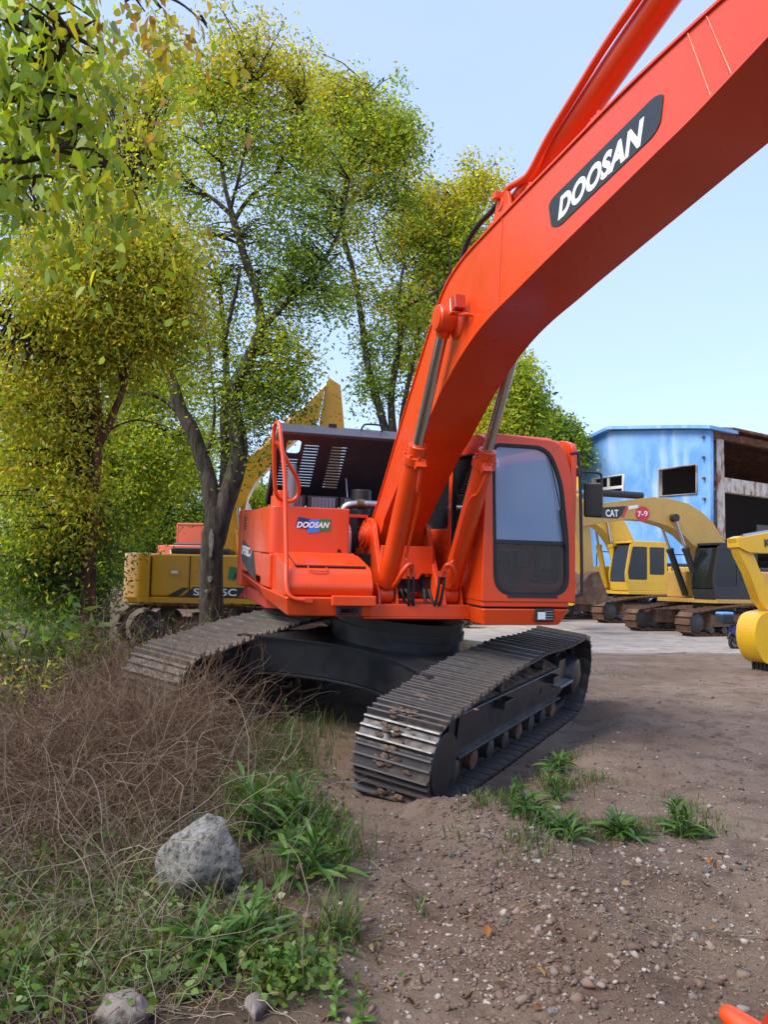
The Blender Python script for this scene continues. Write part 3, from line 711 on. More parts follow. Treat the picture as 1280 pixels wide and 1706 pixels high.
panel('window_seal', W_out, [W_in], .03, (Lc(0, 1.492, 0), (1, 0, 0), (0, 0, 1)), 'rubber', cab, .006)
zb = fz(880, 904)[1]
up_w = [(x, z) for x, z in W_in if z > zb]; lo_w = [(x, z) for x, z in W_in if z < zb]
def xs_at(W, z):
    out = []
    for a_, b_ in zip(W, W[1:] + W[:1]):
        if (a_[1] - z) * (b_[1] - z) < 0: t_ = (z - a_[1]) / (b_[1] - a_[1]); out.append(a_[0] + (b_[0] - a_[0]) * t_)
    return min(out), max(out)
xa, xb = xs_at(W_in, zb)
def half(W, sgn):
    P = [p for p in W if (p[1] - zb) * sgn > .012] + [(xa, zb + .012 * sgn), (xb, zb + .012 * sgn)]
    cx_ = sum(p[0] for p in P) / len(P); cz_ = sum(p[1] for p in P) / len(P)
    return sorted(P, key=lambda p: math.atan2(p[1] - cz_, p[0] - cx_))
for sg, gm in ((1, 'glass_painted_sky'), (-1, 'glass_clear')):
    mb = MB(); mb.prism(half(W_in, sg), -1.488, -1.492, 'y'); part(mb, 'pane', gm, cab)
mb = MB(); mb.box(Lc((xa + xb) / 2, 1.495, zb), (xb - xa, .03, .045)); part(mb, 'window_bar', 'plastic_black', cab, bevel=.006)
a = fz(845, 991); b2 = fz(928, 993); mb = MB(); mb.box(Lc((a[0] + b2[0]) / 2, 1.51, a[1] - .012), (b2[0] - a[0], .02, .03)); part(mb, 'sill_strip', 'plastic_black', cab, bevel=.004)
# right wall of the cab (towards the boom), left wall with door, rear wall, roof
sw = round_poly([(1.49, 1.58), (1.49, 3.20), (1.30, 3.27), (-.20, 3.30), (-.28, 3.2), (-.28, 1.58)], [.01, .06, .1, .1, .08, .01], 4)
hole1 = round_poly([(1.22, 2.10), (1.30, 3.08), (.62, 3.12), (.62, 1.98), (1.02, 1.92)], [.10, .08, .08, .1, .12], 5)
holeL = round_poly([(1.30, 1.80), (1.34, 3.08), (.62, 3.12), (.62, 1.72), (1.2, 1.72)], [.10, .08, .08, .1, .12], 5)
hole2 = round_poly([(.54, 2.30), (.54, 3.12), (-.14, 3.14), (-.14, 2.30)], .08, 5)
for x, nm in ((.525, 'right_wall'), (1.505, 'left_wall')):
    h1_ = hole1 if x < 1 else holeL
    panel(nm, [(-f, z) for f, z in sw], [[(-f, z) for f, z in h1_], [(-f, z) for f, z in hole2]], .05, (Vector((x, 0, 0)), (0, 1, 0), (0, 0, 1)), 'red', cab, .008)
    for hl in (h1_, hole2):
        panel('window_seal', [(-f, z) for f, z in hl], [[(-(f + (.88 - f) * .05 if hl is not hole2 else f + (.2 - f) * .06), z + (2.6 - z) * .04) for f, z in hl]], .06, (Vector((x, 0, 0)), (0, 1, 0), (0, 0, 1)), 'rubber', cab)
        mb = MB(); mb.prism([(-f, z) for f, z in hl], x - .003, x + .003, 'x'); part(mb, 'pane', 'glass_cab' if x < 1 else 'glass_clear', cab)
panel('rear_wall', [(.50, 1.58), (1.53, 1.58), (1.50, 2.8), (1.40, 3.24), (.52, 3.24)], [rrect(.62, 1.78, 1.40, 3.12, .08)], .05, (Lc(0, -.25, 0), (1, 0, 0), (0, 0, 1)), 'red', cab)
mb = MB(); mb.prism(rrect(.62, 1.78, 1.40, 3.12, .08), .248, .252, 'y'); part(mb, 'pane', 'glass_clear', cab)
mb = MB(); mb.hexa([Lc(.50, 1.49, 3.20), Lc(1.38, 1.49, 3.20), Lc(1.42, -.28, 3.22), Lc(.50, -.28, 3.22), Lc(.56, 1.40, 3.285), Lc(1.28, 1.40, 3.275), Lc(1.32, -.2, 3.33), Lc(.56, -.2, 3.33)]); rf = part(mb, 'roof', 'red', cab, bevel=.03, seg=3)
mb = MB(); mb.box(Lc(.95, .6, 3.32), (.6, .7, .03)); part(mb, 'roof_hatch', 'red_dusty', rf, bevel=.01)
# headlamp on the skirt
lo_, hi_ = fz(890, 1036), fz(923, 1014)
mb = MB(); mb.box(Lc((lo_[0] + hi_[0]) / 2, 1.505, (lo_[1] + hi_[1]) / 2), (hi_[0] - lo_[0], .03, hi_[1] - lo_[1])); hl_ = part(mb, 'headlamp', 'plastic_black', cab, bevel=.012)
mb = MB(); mb.box(Lc(lo_[0] + .075, 1.522, (lo_[1] + hi_[1]) / 2 - .005), (.085, .012, .075)); part(mb, 'lens', 'lamp_lens', hl_, bevel=.004)
for k in range(4): mb = MB(); mb.box(Lc(hi_[0] - .065, 1.523, lo_[1] + .03 + k * .026), (.09, .008, .006)); part(mb, 'grille_bar', 'steel_grey', hl_)
# wiper
mb = MB(); w0, w1, w2, w3 = fz(942, 912), fz(933, 850), fz(921, 790), fz(914, 762)
mb.tube([Lc(w0[0], 1.52, w0[1]), Lc(w1[0], 1.525, w1[1])], .018, 6); mb.tube([Lc(w1[0], 1.525, w1[1]), Lc(w2[0], 1.515, w2[1]), Lc(w3[0], 1.51, w3[1])], .006, 6); part(mb, 'wiper', 'plastic_black', cab)
# grab bar, mirror
gb = [fz(953, 756), fz(962, 755), fz(966, 762), fz(969, 840), fz(971, 975), fz(969, 988), fz(961, 993), fz(952, 991)]
mb = MB(); mb.tube(smooth_path([Lc(x, 1.49, z) for x, z in gb], 4), .017, 10); part(mb, 'grab_bar', 'plastic_black', cab, smooth=60)
mb = MB(); ma = [fz(967, 786), fz(985, 787), fz(1000, 789), fz(1003, 797), fz(1003, 828)]
mb.tube(smooth_path([Lc(x, 1.5, z) for x, z in ma], 4), .013, 8); mb.cyl(Lc(ma[0][0], 1.5, ma[0][1] - .05), Lc(ma[0][0], 1.5, ma[0][1] + .04), .035, 12); mi = part(mb, 'mirror_arm', 'plastic_black', cab, smooth=50)
c0 = fz(988, 833); rot = Matrix.Rotation(R(-50), 3, 'Z') @ Matrix.Rotation(R(4), 3, 'X')
mb = MB(); mb.hexa([Vector(Lc(c0[0], 1.52, c0[1])) + rot @ Vector(p) for p in ((-.11, -.035, -.19), (.11, -.035, -.19), (.08, .05, -.15), (-.08, .05, -.15), (-.11, -.035, .19), (.11, -.035, .19), (.08, .05, .15), (-.08, .05, .15))]); part(mb, 'mirror', 'plastic_black', cab, bevel=.03, seg=3)
# inside: seat, consoles, levers
mb = MB(); mb.box(Lc(1.0, .35, 2.02), (.5, .52, .14)); mb.hexa([Lc(.77, .16, 2.05), Lc(1.23, .16, 2.05), Lc(1.23, .02, 2.05), Lc(.77, .02, 2.05), Lc(.80, .06, 2.72), Lc(1.20, .06, 2.72), Lc(1.20, -.05, 2.72), Lc(.80, -.05, 2.72)]); mb.box(Lc(1.0, -.0, 2.84), (.26, .1, .18)); part(mb, 'seat', 'seat_fabric', cab, bevel=.05, seg=3)
for x in (.66, 1.32):
    mb = MB(); mb.box(Lc(x, .42, 2.0), (.14, .6, .20)); cs = part(mb, 'console', 'plastic_black', cab, bevel=.03)
    mb = MB(); mb.tube([Lc(x, .66, 2.08), Lc(x + .01, .70, 2.28)], [.02, .012], 8); mb.lathe(Lc(x + .01, .70, 2.26), Lc(x + .01, .71, 2.40), [(0, .018), (.03, .032), (.11, .036), (.14, .02)], 12); part(mb, 'joystick', 'plastic_black', cs, smooth=60)
for x in (.88, 1.04):
    mb = MB(); mb.tube([Lc(x, .95, 1.62), Lc(x, 1.02, 1.95), Lc(x, 1.0, 2.25)], .012, 8); mb.box(Lc(x, 1.08, 1.78), (.10, .02, .2), Matrix.Rotation(R(35), 3, 'X')); part(mb, 'travel_lever', 'plastic_black', cab)
mb = MB(); mb.box(Lc(1.38, 1.1, 2.06), (.12, .10, .36)); part(mb, 'monitor', 'plastic_black', cab, bevel=.02)

# ---------------------------------------------------------------- boom
def spl2(P, k=5): return [(p.x, p.y) for p in smooth_path([Vector((a, b_, 0)) for a, b_ in P], k)]
B_top = spl2([(.02, 2.34), (.49, 2.80), (.99, 3.33), (1.50, 3.84), (1.95, 4.27), (2.22, 4.46), (2.58, 4.565), (3.03, 4.61), (3.5, 4.645), (4.21, 4.69), (4.95, 4.735), (5.6, 4.745), (6.15, 4.73)], 4)
B_bot = spl2([(.50, 2.36), (.86, 2.64), (1.38, 3.01), (1.66, 3.17), (1.87, 3.31), (2.12, 3.475), (2.4, 3.63), (2.62, 3.735), (2.92, 3.845), (3.25, 3.925), (3.63, 3.985), (3.9, 4.03), (4.36, 4.10), (4.9, 4.18), (5.3, 4.24), (5.6, 4.285), (6.15, 4.40)], 4)
tip = [(6.42 + .17 * math.cos(R(a)), 4.56 + .17 * math.sin(R(a))) for a in (70, 35, 0, -35, -70)]
foot = [(.36, 2.18), (.26, 2.06), (.12, 2.03), (-.02, 2.10), (-.06, 2.22)]
outline = B_top + tip + B_bot[::-1] + foot
mb = MB(); mb.prism([(-f, z) for f, z in outline], -.247, .247, 'x'); boom = part(mb, 'boom', 'red', bevel=.006, seg=2); boom['label'] = 'red gooseneck boom with dark maker panel'
def strip(path, thick, x0, x1, side):
    """plate laid along a 2-D path (f,z)"""
    P = [Vector((f, z)) for f, z in path]; vs_ = []; fs = []
    for i, p in enumerate(P):
        d = (P[min(i + 1, len(P) - 1)] - P[max(i - 1, 0)]).normalized(); n_ = Vector((-d.y, d.x)) * side
        for x, k in ((x0, 0), (x1, 0), (x1, 1), (x0, 1)):
            q = p + n_ * (thick * k - .004); vs_.append((x, -q.x, q.y))
    for i in range(len(P) - 1):
        for k in range(4): fs.append((i * 4 + k, i * 4 + (k + 1) % 4, (i + 1) * 4 + (k + 1) % 4, (i + 1) * 4 + k))
    fs += [(3, 2, 1, 0), tuple(4 * (len(P) - 1) + k for k in range(4))]
    return MB().add(vs_, fs)
part(strip(B_top, .016, -.262, .262, 1), 'top_plate', 'red', boom)
part(strip(B_bot, .016, -.258, .258, -1), 'bottom_plate', 'red', boom)
for f0, z0, f1, z1 in ((3.32, 3.94, 3.36, 4.625), (5.70, 4.31, 5.52, 4.735), (5.84, 4.34, 5.66, 4.735)):   # weld beads
    for x in (-.249, .249):
        mb = MB(); n_ = 14
        mb.tube([Lc(x, f0 + (f1 - f0) * k / n_, z0 + (z1 - z0) * k / n_) for k in range(n_ + 1)], [.005 + .003 * random.random() for _ in range(n_ + 1)], 6); part(mb, 'weld_seam', 'red', boom, smooth=60)
# maker's panel on the right-hand face
bp = lambda x, y: (lambda p: (p.y, p.z))(hit(720 + x * .4375, y * .4375, 0, -.25))
dec = round_poly([bp(445, 782), bp(462, 752), bp(850, 366), bp(884, 357), bp(872, 470), bp(842, 520), bp(485, 862), bp(456, 864)], [.04, .05, .05, .02, .06, .05, .04, .02], 5)
flat('decal', dec, .003, 'decal_black', 0, -.2475, boom)
pa, pb, pc = hit(720 + 481 * .4375, 842 * .4375, 0, -.253), hit(720 + 812 * .4375, 540 * .4375, 0, -.253), hit(720 + 500 * .4375, 738 * .4375, 0, -.253)
du = (Lc(*pb) - Lc(*pa)); wl = du.length; du.normalize(); dv = Vector((1, 0, 0)).cross(du); dv = dv if dv.z > 0 else -dv
# seen from the right-hand side the text runs forward (towards -y)
text('lettering', 'DOOSAN', .2, (Lc(*pa), du, dv), 'white_print', boom, shear=.26, bold=.045, fit=(wl, .150), thick=.0015)
# boom foot pin, ears on the frame
FP = (.16, 2.20)
for s in (-1, 1):
    ear = round_poly([(.92, 1.46), (.62, 1.90), (.36, 2.36), (.16, 2.42), (-.06, 2.36), (-.36, 2.0), (-.62, 1.46)], [.02, .3, .18, .15, .18, .3, .02], 6)
    mb = MB(); mb.prism([(-f, z) for f, z in ear], s * .29, s * .34, 'x'); e = part(mb, 'boom_bracket', 'red', bevel=.008)
    mb = MB(); mb.lathe(Lc(s * .255, *FP), Lc(s * .6, *FP), [(0, .15), (.12, .15), (.125, .11), (.15, .11), (.155, .06), (.17, .06)], 28); part(mb, 'pin_boss', 'red', e, smooth=35)
    mb = MB(); mb.box(Lc(s * .37, -.05, 2.0), (.07, .03, .12)); mb.box(Lc(s * .37, -.02, 1.93), (.05, .09, .03)); part(mb, 'pin_lock', 'red_dusty', e, bevel=.006)
mb = MB(); mb.box(Lc(0, -.35, 1.80), (.62, .05, .7)); mb.box(Lc(0, .35, 1.51), (.6, 1.4, .03)); part(mb, 'bracket_back', 'red_dusty')
mb = MB(); mb.hexa([Lc(-.29, .16, 2.03), Lc(.29, .16, 2.03), Lc(.29, .12, 2.03), Lc(-.29, .12, 2.03), Lc(-.29, .16, 2.09), Lc(.29, .16, 2.09), Lc(.29, .12, 2.09), Lc(-.29, .12, 2.09)]); part(mb, 'bracket_rib', 'red')
mb = MB(); mb.prism([(-.30, 1.92), (.30, 1.92), (.24, 1.84), (.19, 1.60), (-.19, 1.60), (-.24, 1.84)], -.55, -.53, 'y'); 
mb.box(Lc(-.25, .56, 1.62), (.10, .04, .30)); mb.box(Lc(.25, .56, 1.62), (.10, .04, .30)); part(mb, 'bay_shroud', 'dark_void')
mb = MB(); mb.prism([(-.30, 2.10), (.30, 2.10), (.30, 1.80), (.17, 1.80), (.13, 1.74), (-.13, 1.74), (-.17, 1.80), (-.30, 1.80)], -.62, -.58, 'y'); part(mb, 'front_shield', 'red', bevel=.01)
# boom cylinders
CF, CP = (.95, 1.60), (2.50, 4.06)
cdir = (Lc(0, *CP) - Lc(0, *CF)); CLn = cdir.length; cdir.normalize()
for s in (-1, 1):
    xc = s * .355
    def cp(t_, dx=0, up=0): return Lc(xc + dx, *CF) + cdir * t_ + Vector((0, -cdir.z, cdir.y)) * up   # up: towards the front/above
    mb = MB(); mb.lathe(cp(.10), cp(3), [(0, .06), (.03, .098), (1.42, .098), (1.425, .118), (1.50, .118), (1.505, .088), (1.60, .088), (1.605, .060), (1.612, .060)], 32)
    cy = part(mb, 'boom_cylinder', 'red', smooth=35)
    mb = MB(); mb.lathe(cp(1.60), cp(3), [(0, .050), (CLn - 1.70, .050)], 24); part(mb, 'rod', 'chrome', cy, smooth=60)
    mb = MB(); mb.lathe(Lc(xc - s * .075, *CP), Lc(xc + s * .5, *CP), [(0, .115), (.15, .115), (.16, .105), (.17, .105), (.175, .06)], 28); mb.tube([cp(CLn - .16), cp(CLn)], [.062, .075], 20); ed = part(mb, 'rod_eye', 'red', cy, smooth=35)
    mb = MB(); mb.lathe(Lc(s * .24, *CP), Lc(s * 1, *CP), [(0, .17), (.02, .165), (.05, .115), (.06, .115)], 28); part(mb, 'pin_boss', 'red', boom, smooth=35)
    mb = MB(); mb.lathe(Lc(xc - s * .07, *CF), Lc(xc + s * .5, *CF), [(0, .105), (.14, .105), (.145, .08), (.16, .08)], 24); part(mb, 'foot_eye', 'red', cy, smooth=35)
    mb = MB()
    for dx in (-.105, .085): mb.prism([(-f, z) for f, z in round_poly([(.78, 1.45), (.82, 1.68), (.95, 1.72), (1.07, 1.66), (1.12, 1.45)], .06)], xc + dx, xc + dx + .025, 'x')
    part(mb, 'foot_bracket', 'red', bevel=.005)
    for k in range(8):                            # gland bolts
        a_ = 2 * math.pi * k / 8; o_ = Vector((math.cos(a_) * .105, 0, 0)) + Vector((0, -cdir.z, cdir.y)) * math.sin(a_) * .105
        mb = MB(); mb.cyl(cp(1.58) + o_, cp(1.625) + o_, .011, 6); part(mb, 'bolt', 'red', cy)
    # steel pipes along the barrel, hoses at the foot
    i_ = -s
    port = cp(1.56, i_ * .02, .115)
    mb = MB(); mb.box(port, (.10, .06, .09), Matrix.Rotation(R(-30), 3, 'X'))
    mb.tube(smooth_path([port, cp(1.45, i_ * .03, .15), cp(1.3, i_ * .05, .14), cp(1.24, i_ * .085, .11), cp(1.1, i_ * .10, .10), cp(.55, i_ * .10, .10), cp(.50, i_ * .11, .12), cp(.42, i_ * .17, .14), cp(.33, i_ * .19, .13)], 5), .017, 8); part(mb, 'pipe', 'red', cy, smooth=60)
    mb = MB(); mb.tube(smooth_path([cp(.16, i_ * .04, .10), cp(.26, i_ * .05, .15), cp(.38, i_ * .07, .17), cp(.46, i_ * .12, .15), cp(.46, i_ * .165, .13), cp(.38, i_ * .185, .12)], 5), .024, 8); part(mb, 'pipe', 'red', cy, smooth=60)
    for k in range(2):
        h0 = cp(.34, i_ * (.16 + .05 * k), .12); mb = MB(); mb.box(h0, (.045, .05, .06)); part(mb, 'hose_fitting', 'red', cy, bevel=.005)
        mb = MB(); mb.tube(smooth_path([h0, h0 + Vector((i_ * .01, .01, -.16)), h0 + Vector((i_ * .03, .06, -.32)), h0 + Vector((i_ * (.04 + .03 * k), .2, -.30)), h0 + Vector((i_ * .04, .34, -.18))], 5), .017, 8); part(mb, 'hose', 'rubber', cy, smooth=60)
for k in range(5):
    x = -.14 + .07 * k; mb = MB(); mb.tube(smooth_path([Lc(x, .30, 1.52), Lc(x * .8, .44, 1.62), Lc(x * 1.1, .47, 1.74), Lc(x, .40, 1.9)], 5), .02, 8); part(mb, 'hose', 'rubber', smooth=60)
mb = MB(); mb.cyl(Lc(.06, .42, 1.62), Lc(.19, .42, 1.62), .10, 18); part(mb, 'swivel_joint', 'red_dusty', smooth=40)
# work lamp on its bracket, on the right-hand face of the boom
wl_ = hit(764, 507, 0, -.33); mb = MB(); mb.box(Lc(-.34, wl_.y + .02, wl_.z), (.10, .10, .13), Matrix.Rotation(R(-12), 3, 'X')); la = part(mb, 'work_lamp', 'rust', boom, bevel=.012)
mb = MB(); mb.box(Lc(-.34, wl_.y - .035, wl_.z - .005), (.098, .02, .12), Matrix.Rotation(R(-12), 3, 'X')); part(mb, 'lens', 'lamp_lens', la, bevel=.004)
la.data.materials[0] = MATS['red_dusty']
mb = MB(); mb.tube(smooth_path([Lc(-.35, wl_.y, wl_.z - .08), Lc(-.33, wl_.y + .05, wl_.z - .10), Lc(-.30, wl_.y + .12, wl_.z - .11), Lc(-.245, wl_.y + .12, wl_.z - .12)], 4), .012, 6); mb.box(Lc(-.34, wl_.y, wl_.z - .08), (.12, .09, .012)); part(mb, 'lamp_bracket', 'red', boom)
# arm cylinder above the boom, with its pipe and hose
a0, a1 = hit(872, 332, 0, 0), hit(1104, 0, 0, 0); ad = (Lc(*a1) - Lc(*a0)).normalized(); A0 = Lc(*a0) - ad * .1; AL = (Lc(*a1) - Lc(*a0)).length
mb = MB(); mb.lathe(A0, A0 + ad, [(0, .06), (.04, .098), (2.25, .098), (2.26, .12), (2.33, .12), (2.34, .09), (2.42, .09)], 28); ac = part(mb, 'arm_cylinder', 'red', smooth=35)
mb = MB(); mb.lathe(A0 + ad * 2.4, A0 + ad * 4, [(0, .055), (1.2, .055)], 20); part(mb, 'rod', 'chrome', ac, smooth=60)
mb = MB()
for x in (-.15, .125): mb.prism([(-f, z) for f, z in round_poly([(a0.y - .34, a0.z - .30), (a0.y - .16, a0.z + .04), (a0.y + .02, a0.z + .06), (a0.y + .16, a0.z - .30)], .06)], x, x + .025, 'x')
mb.cyl(A0 + Vector((-.16, 0, 0)), A0 + Vector((.16, 0, 0)), .05, 18); part(mb, 'cylinder_bracket', 'red', boom, bevel=.004)
pl = [(1062, 0), (1010, 75), (960, 155), (915, 228), (885, 285), (870, 300), (850, 312), (838, 328)]
pts = [Lc(*hit(x, y, 0, -.13)) for x, y in pl]
mb = MB(); mb.tube(smooth_path([pts[0] + (pts[0] - pts[1]) * .8] + pts, 5), .026, 10); part(mb, 'pipe', 'red', ac, smooth=60)
cl = pts[-1]; mb = MB(); mb.box(cl, (.16, .06, .06)); mb.box(cl + Vector((.07, -.08, -.02)), (.05, .18, .04)); part(mb, 'pipe_clamp', 'red', boom, bevel=.006)
hs = [(834, 340), (820, 352), (800, 372), (782, 398), (772, 425), (769, 445), (776, 470)]
mb = MB(); mb.tube(smooth_path([cl] + [Lc(*hit(x, y, 0, -.12 if i < 5 else -.05)) for i, (x, y) in enumerate(hs[1:])], 5), .024, 10); part(mb, 'hose', 'rubber', boom, smooth=60)
for f in (3.05, 3.35, 3.72, 4.55, 4.62):          # small clamp blocks along the top edge
    z = max(p[1] for p in B_top if abs(p[0] - f) < .2) ; mb = MB(); mb.box(Lc(-.20, f, z + .035), (.05, .06, .05)); mb.cyl(Lc(-.2, f, z + .05), Lc(-.2, f, z + .085), .015, 8); part(mb, 'pipe_clamp', 'red', boom, bevel=.004)
# arm and bucket: they come down to the right, outside the picture; one tooth tip reaches in
AP, AE = Vector((6.42, 4.56)), Vector((7.35, 1.62))
arm = [(6.30, 4.98), (6.60, 5.42), (6.86, 5.38), (6.84, 4.6), (7.46, 1.70), (7.42, 1.52), (7.28, 1.50), (7.20, 1.62), (6.36, 4.34)]
mb = MB(); mb.prism([(-f, z) for f, z in round_poly(arm, .06)], -.20, .20, 'x'); am = part(mb, 'arm', 'red', bevel=.008)
mb = MB(); mb.cyl(Lc(-.28, *AP), Lc(.28, *AP), .11, 24); part(mb, 'pin_boss', 'red', am, smooth=35)
tt = hit(1191, 1682, 2, .43)
def bk(f, z): return (-(f + tt.y - 6.30), z)
bprof = [(6.50, .46), (6.95, .40), (7.35, .42), (7.75, .60), (7.98, .95), (7.95, 1.32), (7.70, 1.62), (7.35, 1.78), (7.10, 1.70), (7.18, 1.60), (7.40, 1.62), (7.68, 1.46), (7.86, 1.22), (7.87, .96), (7.66, .68), (7.32, .50), (6.95, .46), (6.50, .50)]
mb = MB(); mb.prism([bk(f, z) for f, z in bprof], tt.x + .03, tt.x + 1.33, 'x'); bu = part(mb, 'bucket', 'red_dusty', bevel=.006)
for x in (tt.x + .0, tt.x + 1.33):
    mb = MB(); mb.prism([bk(f, z) for f, z in [(6.50, .45), (6.95, .39), (7.35, .41), (7.76, .59), (7.99, .95), (7.96, 1.33), (7.70, 1.63), (7.35, 1.79), (7.08, 1.70)]], x, x + .03, 'x'); part(mb, 'side_plate', 'red_dusty', bu, bevel=.005)
for k in range(5):
    x = tt.x + .04 + k * .315
    mb = MB(); q0 = Vector((x, -tt.y, tt.z - .01)); dq = Vector((.10, -.30, -.06)).normalized()
    mb.tube([q0 + dq * d_ for d_ in (-.012, -.006, .006, .03, .10, .22, .34)], [.004, .020, .031, .038, .046, .060, .070], 14); part(mb, 'tooth', 'red', bu, smooth=70)
for x in (-.30, .27):
    mb = MB(); mb.box(Lc(x, tt.y + 1.05, 1.72), (.03, .5, .3)); part(mb, 'bucket_ear', 'red_dusty', bu, bevel=.01)
mb = MB(); mb.tube([Lc(0, 6.86, 4.75), Lc(0, 7.42, 3.1)], .085, 18); mb.tube([Lc(0, 7.42, 3.1), Lc(0, 7.75, 2.25)], .05, 14); part(mb, 'bucket_cylinder', 'red', smooth=35)
for x in (-.24, .24):
    mb = MB(); mb.tube([Lc(x, 7.2, 2.15), Lc(x, 7.75, 2.25), Lc(x, 7.95, 1.75)], .05, 8); part(mb, 'bucket_link', 'red_dusty')

# ================================================================== yard behind: building
m, t, b = _nodes('blue_sheet')
st = _noise(t, 1.2, 6, .6, stretch=(1, 1, .16)); pt = _noise(t, .32, 5, .6); fn = _noise(t, 5, 6, .7, stretch=(1, 1, .3))
c = _mix(t, _ramp(t, pt, .42, .60), (.10, .27, .58), (.20, .39, .66))
c = _mix(t, _ramp(t, st, .52, .70, 0, .8), c, (.40, .53, .70))
c = _mix(t, _ramp(t, fn, .60, .78, 0, .5), c, (.05, .19, .47))
t.links.new(c, b.inputs['Base Color']); b.inputs['Roughness'].default_value = .6; _bump(t, b, _noise(t, 3, 4, stretch=(1, 1, .1)), .15, .03); MATS['blue_sheet'] = m
rough_mat('rust_roof', [(.16, .07, .045), (.26, .12, .075), (.09, .045, .035)], 1.5, .9, .3, .03)
rough_mat('column_paint', [(.55, .50, .42), (.62, .58, .52), (.26, .11, .06)], 1.6, .8, .3, .02, stretch=(1, 1, .4))
rough_mat('old_concrete', [(.30, .27, .24), (.38, .35, .32), (.17, .14, .12)], .8, .95, .3, .03)
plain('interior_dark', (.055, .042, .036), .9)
plain('frame_white', (.60, .58, .52), .6)
BC = at_depth(1187, 985, 40); BC.z = 0
bl = Vector((-910, 1333, 0)).normalized(); br = Vector((1333, 910, 0)).normalized()
BD = empty('factory_building', BC); tag(BD, 'weathered blue factory hall with open rusty side and two window openings', 'building')
BD.rotation_euler = (0, 0, math.atan2(br.y, br.x))           # local x = along the open side, local y = along the blue gable
def bwall(px, py):
    p = at_plane(px, py, BC, br); d = p - BC; return (d.dot(bl), p.z)
roofline = [bwall(1187, 716), bwall(1150, 716), bwall(1023, 718), bwall(950, 746)]
sL = roofline[-1][0] + 1.2
w1 = [bwall(*p) for p in ((991, 823), (1043.5, 822.7), (1044, 790), (990, 797.5))]
w2 = [bwall(*p) for p in ((1101, 827.6), (1165.7, 823), (1165.7, 773), (1101, 782.5))]
out = [(0, 0), (sL, 0), (sL, roofline[-1][1] - .9), roofline[3], roofline[2], roofline[1], roofline[0]]
panel('gable_wall', out, [w1, w2], .25, (Vector((0, 0, 0)), (0, 1, 0), (0, 0, 1)), 'blue_sheet', BD)
def wframe(P, par, wd, mull):
    o_ = empty('window', (0, 0, 0)); COL.objects.unlink(o_); bpy.data.objects.remove(o_)
    cx = sum(p[0] for p in P) / 4; cz = sum(p[1] for p in P) / 4
    sc_ = lambda k: [(cx + (a - cx) * k, cz + (z - cz) * k) for a, z in P]
    f_ = panel('window_frame', sc_(1.0), [sc_(1 - wd)], .30, (Vector((-.06, 0, 0)), (0, 1, 0), (0, 0, 1)), mull, par)
    return f_
wf = wframe(w1, BD, .10, 'frame_white')
zt = w1[2][1] - .45; mb = MB(); y0, y1 = w1[1][0], w1[0][0]
mb.box((-.10, (y0 + y1) / 2, zt - .25), (.10, abs(y1 - y0), .16)); mb.box((-.10, (y0 + y1) / 2, zt + .1), (.10, .12, .6)); mb.build('mullion', 'frame_white', wf)
wframe(w2, BD, .05, 'old_concrete')
# roof of the gable bay, eaves fascia
H0 = roofline[0][1]
mb = MB(); rr = [(roofline[3][0] + .9, roofline[3][1] - .45), (roofline[2][0], roofline[2][1] + .02), (roofline[1][0], roofline[1][1]), (-.35, H0 - .05)]
rp = [(y, z + .03) for y, z in rr] + [(y, z + .20) for y, z in rr[::-1]]
mb.prism(rp, -.5, 2.0, 'x'); mb.build('roof', 'blue_sheet', BD)
mb = MB(); mb.prism([(y, z + .22) for y, z in rr] + [(y, z + .34) for y, z in rr[::-1]], 1.6, 34, 'x'); mb.build('roof', 'rust_roof', BD)
# open long side
for k in range(6):
    x = 1.15 + k * 5.6; mb = MB()
    for dy in (-.18, .18): mb.box((x, .35 + dy, (H0 - .3) / 2), (.62, .05, H0 - .3))
    mb.box((x, .35, (H0 - .3) / 2), (.06, .34, H0 - .3)); cl_ = mb.build('column', 'column_paint', BD)
    mb = MB(); mb.box((x, .1, H0 * .38), (.7, .5, .25)); mb.build('bracket', 'rust', cl_)
zb1 = 1.65 + (976 - 805) / 1333 * 41
mb = MB(); mb.box((17.2, .45, zb1), (32.4, .35, .75)); mb.build('crane_beam', 'column_paint', BD)
mb = MB(); mb.box((17.2, .30, zb1 * .53), (32.4, .2, .40)); mb.build('floor_beam', 'old_concrete', BD)
for k in range(5):
    z = H0 - .35 - k * 1.05; mb = MB(); mb.box((.45, .22, z), (1.5, .10, .12)); mb.build('girt', 'rust', BD)
mb = MB(); mb.box((17, .25, H0 - .12), (33.5, .3, .35)); mb.build('eaves_beam', 'rust_roof', BD)
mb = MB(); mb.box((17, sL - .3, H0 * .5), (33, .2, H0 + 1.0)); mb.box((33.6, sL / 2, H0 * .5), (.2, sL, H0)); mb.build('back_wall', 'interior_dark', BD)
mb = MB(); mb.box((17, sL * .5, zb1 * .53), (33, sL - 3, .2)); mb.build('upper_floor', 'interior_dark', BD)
for k in range(4):
    for j in range(2):
        mb = MB(); mb.box((4 + k * 6, sL - .42, 2.2 + j * 3.5), (1.6, .06, 1.3)); mb.build('window', 'frame_white', BD)
mb = MB(); mb.box((2.2, 2.6, zb1 * .53 + 1.0), (1.2, 1.0, 1.6)); mb.build('crate', 'yellow_cat', BD)

